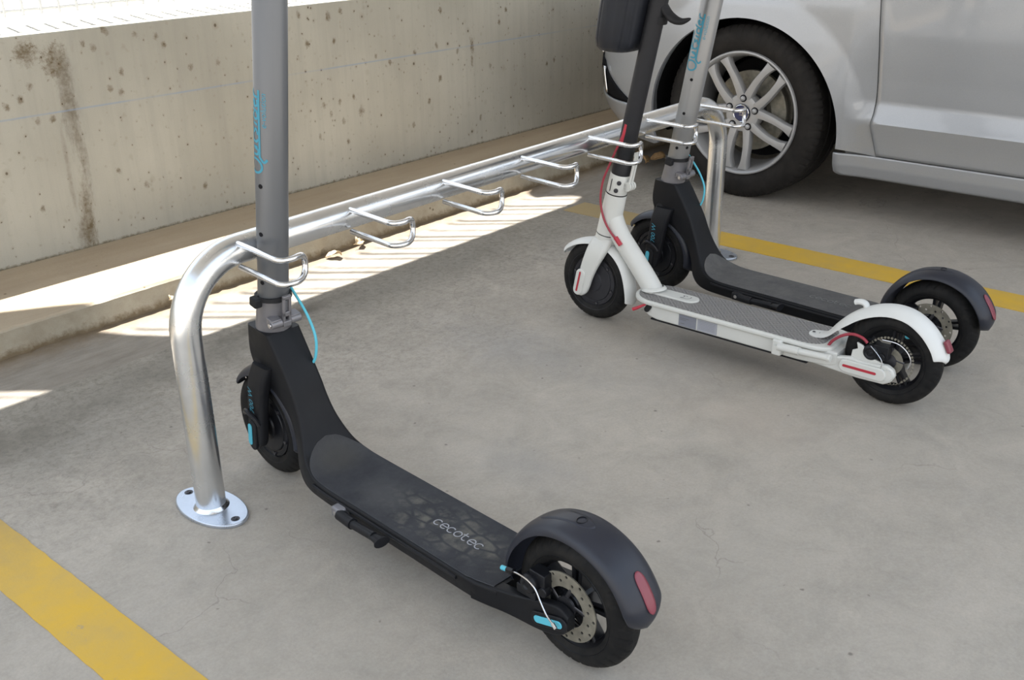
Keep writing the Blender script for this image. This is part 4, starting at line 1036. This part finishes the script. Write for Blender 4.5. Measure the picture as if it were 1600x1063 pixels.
def P(s, z, lift=0.0):
    """body surface point: s runs forward along the side and then round the front corner"""
    x = side_x(z, s) - lift
    if s <= 0.1: return (x, s, z)
    d = min(s - 0.1, acc[-1] - 1e-6)
    i = max(k for k in range(len(acc)) if acc[k] <= d); i = min(i, len(pc) - 2)
    t = (d - acc[i]) / (acc[i + 1] - acc[i]); p = pc[i].lerp(pc[i + 1], t); T = (pc[i + 1] - pc[i]).normalized()
    y = p.x; xi = p.y
    # front profile: nose leans back above the bumper, tucks in below it
    rec = interp(z, [.14, .18, .24, .32, .40, .50, .60, .72, .82, .90, .97], [.13, .075, .030, .004, .000, .012, .035, .07, .12, .20, .30]) * min(1, max(0, (s - 0.30) / 0.35))
    nx, ny = T.y, -T.x                                     # inward normal (x grows inwards)
    return (xi + (x) * abs(T.x) + abs(nx) * rec * 0.75, y - abs(T.y) * rec * 1.0 - abs(T.y) * (x) * 0.5, z)

def patch(name, outer, mat, parent, nr=26, lift=0.0, thick=0.012):
    """panel around the wheel arch: outer is a list of (s, z), one per angle, clockwise"""
    rings = []; n = len(outer)
    for j in range(nr + 1):
        t = (j / nr) ** 1.3; ring = []
        for s, z in outer:
            a = math.atan2(z - AZ, s - AY); i_ = (AY + AR * math.cos(a), AZ + AR * math.sin(a))
            ring.append(P(i_[0] + (s - i_[0]) * t, i_[1] + (z - i_[1]) * t, lift))
        rings.append(ring)
    # rolled inner lip
    lip = [(x + 0.010, AY + (y - AY) * 0.995, AZ + (z - AZ) * 0.995) for x, y, z in rings[0]]
    g = G().loft([lip] + rings, False, False)
    return g.done(name, mat, parent, 35)
def edge_pts(a, b, n): return [(a[0] + (b[0] - a[0]) * k / n, a[1] + (b[1] - a[1]) * k / n) for k in range(n)]
def ys(y): return y - 1.893
DOOR = [(.232, ys(1.358)), (.30, ys(1.375)), (.337, ys(1.384)), (.38, ys(1.379)), (.45, ys(1.377)), (.60, ys(1.384)), (.76, ys(1.396)), (.93, ys(1.43))]   # front edge of the door: z, s
door_f = lambda z: interp(z, [a for a, b in DOOR], [b for a, b in DOOR])
GAP = 0.0045
zb, zt = 0.232, 0.93
o_ = [(door_f(zb) + GAP, 0.14)] + [(door_f(zb) + GAP, 0.14 + 0.008 * k) for k in range(1, 11)]
fz = [zb + (zt - zb) * k / 50 for k in range(51)]
outer = [(door_f(z) + GAP, z) for z in fz]
outer = [(s, z) for s, z in [(-0.385, 0.2365)] if False] + outer + edge_pts((door_f(zt) + GAP, zt), (1.0, zt), 60) + edge_pts((1.0, zt), (1.0, 0.15), 50) + edge_pts((1.0, 0.15), (0.40, 0.15), 34) + [(0.40, 0.15)]
fp = patch('front_fender', outer, 'carpaint', car)
# small foot of the fender between arch and sill is part of the sill moulding
def grid_panel(name, s0, s1, z0, z1, mat, parent, ns=60, nz=40, lift=0.0, s1f=None, zs=None):
    rows = []
    zl = zs if zs else [z0 + (z1 - z0) * k / nz for k in range(nz + 1)]
    for z in zl:
        e1 = s1f(z) if s1f else s1
        rows.append([P(s0 + (e1 - s0) * k / ns, z, lift) for k in range(ns + 1)])
    o = G().loft(rows, False, False).done(name, mat, parent, 35)
    md = o.modifiers.new('thick', 'SOLIDIFY'); md.thickness = 0.012; md.offset = 0
    return o
zs = sorted([0.2365 + (0.97 - 0.2365) * k / 60 for k in range(61)] + [.340, .346, .352, .358])
dr = grid_panel('door', -1.62, 0, 0.2365, 0.97, 'carpaint', car, 70, 50, 0, door_f, zs)
arch_r = lambda z: -0.384 - 0.02 * max(0.0, (0.165 - z) / 0.015) ** 2
sl = grid_panel('sill', -2.75, 0, 0.150, 0.2315, 'carpaint', car, 90, 14, -0.001, arch_r)
grid_panel('rear_door', -2.55, -1.625, 0.2365, 0.97, 'carpaint', car, 40, 50, 0, None, zs)
# painted shell that carries the panels, with wheel housings cut out
W2 = 1.84
st = []
def sect(y, half, z0, z1, top):
    out = []
    for u, v in ((0.0, z0), (.5, z0), (.9, z0 + .01), (.97, z0 + .06), (1.0, z0 + .18), (1.0, z1 - .25), (.985, z1 - .10), (.93, z1), (.75, top), (.4, top + .02), (0, top + .025)):
        out.append((half * u, v))
    return [(W2 / 2 - a, y, b) for a, b in out] + [(W2 / 2 + a, y, b) for a, b in reversed(out[1:-1])]
for y, half, z0, z1, top in ((0.90, .44, .32, .46, .48), (0.84, .56, .28, .52, .55), (0.78, .66, .24, .62, .66), (0.70, .75, .22, .70, .78), (0.60, .82, .20, .76, .84), (0.45, .862, .18, .80, .88), (0.2, .880, .18, .84, .93), (-0.45, .885, .17, .92, .99), (-0.9, .885, .17, .95, 1.00), (-2.5, .885, .17, .96, 1.0), (-3.2, .875, .20, .94, 1.02), (-3.55, .82, .26, .90, 1.0), (-3.72, .70, .34, .82, .92)):
    st.append(sect(y, half, z0, z1, top))
shell = G().loft(crom_rings([[Vector(p) for p in r] for r in st], 3)).done('body_shell', 'carpaint', car, 40, mats=['carpaint', 'liner'])
cut = G()
for yy in (0.0, -2.79):
    for xa, xb in ((-0.1, 0.36), (W2 - 0.36, W2 + 0.1)):
        cut.lathe([(xa, 0.0), (xa, AR + 0.014), (xb, AR + 0.014), (xb, 0.0)], 64, (0, yy, AZ))
cutter = cut.done('cutter', 'liner', car, 0)
bpy.context.view_layer.update()
md = shell.modifiers.new('arches', 'BOOLEAN'); md.object = cutter; md.operation = 'DIFFERENCE'; md.solver = 'EXACT'
try: md.material_mode = 'TRANSFER'
except Exception: pass
bpy.context.view_layer.update()
dg = bpy.context.evaluated_depsgraph_get()
nm = bpy.data.meshes.new_from_object(shell.evaluated_get(dg)); shell.modifiers.clear(); shell.data = nm
bpy.data.objects.remove(cutter)
# cabin
rings = []
for z, y0, y1, h in ((.95, -2.95, -0.55, .84), (1.08, -2.85, -0.85, .80), (1.25, -2.60, -1.12, .72), (1.38, -2.35, -1.38, .64)):
    rings.append([(W2 / 2 + h * a, y, z) for a, y in ((-1, y0 + .1), (-1, y1 - .15), (-.85, y1), (.85, y1), (1, y1 - .15), (1, y0 + .1), (.85, y0), (-.85, y0))])
G().loft(rings).done('windows', 'glass', car, 30)
G().loft([[(W2 / 2 + h * a, y, z) for a, y in ((-1, y0 + .1), (-1, y1 - .15), (-.85, y1), (.85, y1), (1, y1 - .15), (1, y0 + .1), (.85, y0), (-.85, y0))] for z, y0, y1, h in ((1.375, -2.37, -1.36, .645), (1.42, -2.25, -1.5, .56), (1.44, -2.1, -1.65, .40))]).done('roof', 'carpaint', car, 50)
# dark rocker line, black lower intake in the bumper corner, chrome strip, lower lip
def front_poly(name, pts, mat, parent, lift, thick=0.006):
    v0 = [P(s, z, lift) for s, z in pts]
    return v0
def surf_poly(name, quad, mat, parent, lift, nu=16, nv=10):
    """bilinear patch between four (s, z) corners laid on the body surface"""
    a, b, c, d = quad; rows = []
    for j in range(nv + 1):
        t = j / nv; row = []
        for i in range(nu + 1):
            u = i / nu
            s = (a[0] * (1 - u) + b[0] * u) * (1 - t) + (d[0] * (1 - u) + c[0] * u) * t
            z = (a[1] * (1 - u) + b[1] * u) * (1 - t) + (d[1] * (1 - u) + c[1] * u) * t
            p0, p1 = Vector(P(s - 0.004, z)), Vector(P(s + 0.004, z)); T = (p1 - p0).normalized(); nr = Vector((-T.y, T.x, 0))
            if nr.x > 0: nr = -nr
            row.append(Vector(P(s, z)) + nr * lift)
        rows.append(row)
    o = G().loft(rows, False, False).done(name, mat, parent, 40)
    md = o.modifiers.new('thick', 'SOLIDIFY'); md.thickness = 0.008; md.offset = 0
    return o
intake = surf_poly('corner_intake', [(0.505, .302), (1.30, .302), (1.30, .450), (0.79, .438)], 'liner', car, 0.003)
surf_poly('light_strip', [(0.715, .315), (0.745, .312), (0.765, .420), (0.735, .420)], 'chrome', intake, 0.012, 3, 8)
surf_poly('bumper_lip', [(0.44, .185), (1.30, .185), (1.30, .300), (0.49, .300)], 'carpaint', car, 0.012)
surf_poly('bumper_lip', [(0.86, .462), (1.30, .462), (1.30, .480), (0.88, .478)], 'chrome', car, 0.008, 16, 3).name = 'chrome_trim'

# wheels
WHY, WHZ, TR = 0.0, 0.322, 0.325
def car_tyre():
    g = G(); prof = []
    pts = [(0.205, .228), (0.212, .240), (0.218, .265), (0.214, .295), (0.203, .313), (0.192, .3215), (0.165, .3245), (0.150, .325), (0.146, .318), (0.139, .318), (0.135, .325), (0.110, .3255), (0.080, .3255), (0.077, .318), (0.070, .318), (0.067, .325), (0.050, .3245), (0.022, .3215), (0.011, .313), (0.000, .295), (-0.004, .265), (0.002, .240), (0.009, .228)]
    pts = [(a - 0.0, b) for a, b in pts]; rings = []; seg = 420
    for s in range(seg):
        t = 2 * PI * s / seg; ring = []
        for h, r in pts:
            rr = r; ph = (t * 70 / (2 * PI) + h * 6) % 1.0
            if r > .3125 and (h < 0.05 or h > 0.17) and ph < 0.17: rr -= 0.004
            if .080 <= h <= .135 and r > .3245 and (ph + .5) % 1.0 < 0.12: rr -= 0.003
            ring.append((h, rr * math.cos(t), rr * math.sin(t)))
        rings.append(ring)
    g.loft(rings, True, False, True); return g
def car_wheel():
    root_parts = []
    w = car_tyre().done('wheel', 'cartyre', car, 30)
    g = G()
    g.lathe([(0.200, .222), (0.203, .230), (0.198, .232), (0.016, .232), (0.004, .231), (-.002, .229), (-.003, .224), (0.000, .220), (0.008, .217), (0.022, .212), (0.060, .205), (0.150, .200), (0.195, .214)], 96, (0, 0, 0), 'X', True)
    # hub face
    g.lathe([(0.060, 0.0), (0.060, .070), (0.030, .074), (0.018, .068), (0.014, .050), (0.016, .036), (0.022, .033), (0.022, 0)], 60)
    for k in range(5):
        lug = 90 + 72 * k + 3
        for s in (-1, 1):
            rings = []
            a0, a1 = lug + 9 * s, lug + 36 * s - 8.5 * s
            for t, w_, xo, dp_ in ((0, .021, .016, .030), (.2, .0175, .012, .028), (.5, .0150, .008, .026), (.8, .0150, .006, .026), (1.0, .0225, .008, .030)):
                r = .048 + (.213 - .048) * t; a = rad(a0 + (a1 - a0) * (t ** 0.75))
                e_ = Vector((0, math.cos(a), math.sin(a))); tt = Vector((0, -math.sin(a), math.cos(a)))
                # spoke direction is not radial: use the chord for its width
                ch = (Vector((0, math.cos(rad(a1)) * .213, math.sin(rad(a1)) * .213)) - Vector((0, math.cos(rad(a0)) * .048, math.sin(rad(a0)) * .048))).normalized()
                tt = Vector((0, -ch.z, ch.y)); c = e_ * r + Vector((xo, 0, 0))
                rings.append([c + tt * w_ * u + Vector((dp_ * v, 0, 0)) for u, v in ((-1, .35), (-.78, .06), (-.2, 0), (.2, 0), (.78, .06), (1, .35), (.85, 1.2), (-.85, 1.2))])
            g.loft(crom_rings(rings, 3))
    rim = g.done('rim', 'alloy', w, 35)
    for k in range(5):
        a = rad(93 + 72 * k); c = (0, .056 * math.cos(a), .056 * math.sin(a))
        G().lathe([(0.0125, .0), (0.0125, .0135), (0.020, .0138), (0.020, 0.0)], 24, c).done('lug_recess', 'gap', rim)
        G().lathe([(0.002, .0), (0.003, .005), (0.006, .0085), (0.014, .0095), (0.014, 0)], 20, c).done('lug_nut', 'alloy', rim)
    cap = G().lathe([(0.010, .0), (0.010, .028), (0.013, .031), (0.020, .031)], 40).done('centre_cap', 'blue', rim, 30)
    G().lathe([(0.0085, .0295), (0.0075, .031), (0.0085, .0325), (0.012, .0325)], 40).done('cap_ring', 'chrome', cap)
    for a_, b_, an in ((0.012, .017, -20), ):
        strokes([[(-.010, .006), (-.004, -.001), (0, .007), (.004, -.001), (.010, .006)], [(-.008, -.006), (.008, -.006)], [(-.002, .012), (.002, .012)]], 0.0022, lambda u, v, l: (0.0099 - l, -u, v), 0.0002).done('cap_emblem', 'chrome', cap, 0)
    d = G().lathe([(0.085, .062), (0.085, .150), (0.105, .150), (0.105, .062)], 64, (0, 0, 0), 'X', True).done('brake_disc', 'disc', w)
    G().lathe([(0.070, .0), (0.070, .066), (0.110, .070), (0.110, 0)], 40).done('disc_hat', 'darksteel', d)
    cal = G()
    for x in (0.060, 0.112):
        cal.prism([(.16 * math.cos(rad(a)), .16 * math.sin(rad(a))) for a in range(130, 196, 8)] + [(.095 * math.cos(rad(a)), .095 * math.sin(rad(a))) for a in range(190, 128, -8)], x, x + 0.022)
    cal.done('caliper', 'disc', w, bevel=0.004)
    G().lathe([(0.18, 0.0), (0.18, .190), (0.19, .190), (0.19, 0)], 40).done('dust_shield', 'liner', w)
    return w
def copy_tree(o, parent):
    c = o.copy(); C.objects.link(c); c.parent = parent
    for ch in list(o.children): copy_tree(ch, c)
    return c
w0 = car_wheel()
w0.location = (0.010, WHY, WHZ)
wr = copy_tree(w0, car); wr.location = (0.010, -2.79, WHZ)
for yy in (0.0, -2.79):
    wf = copy_tree(w0, car); wf.location = (W2 - 0.010, yy, WHZ); wf.rotation_euler = (0, 0, PI)
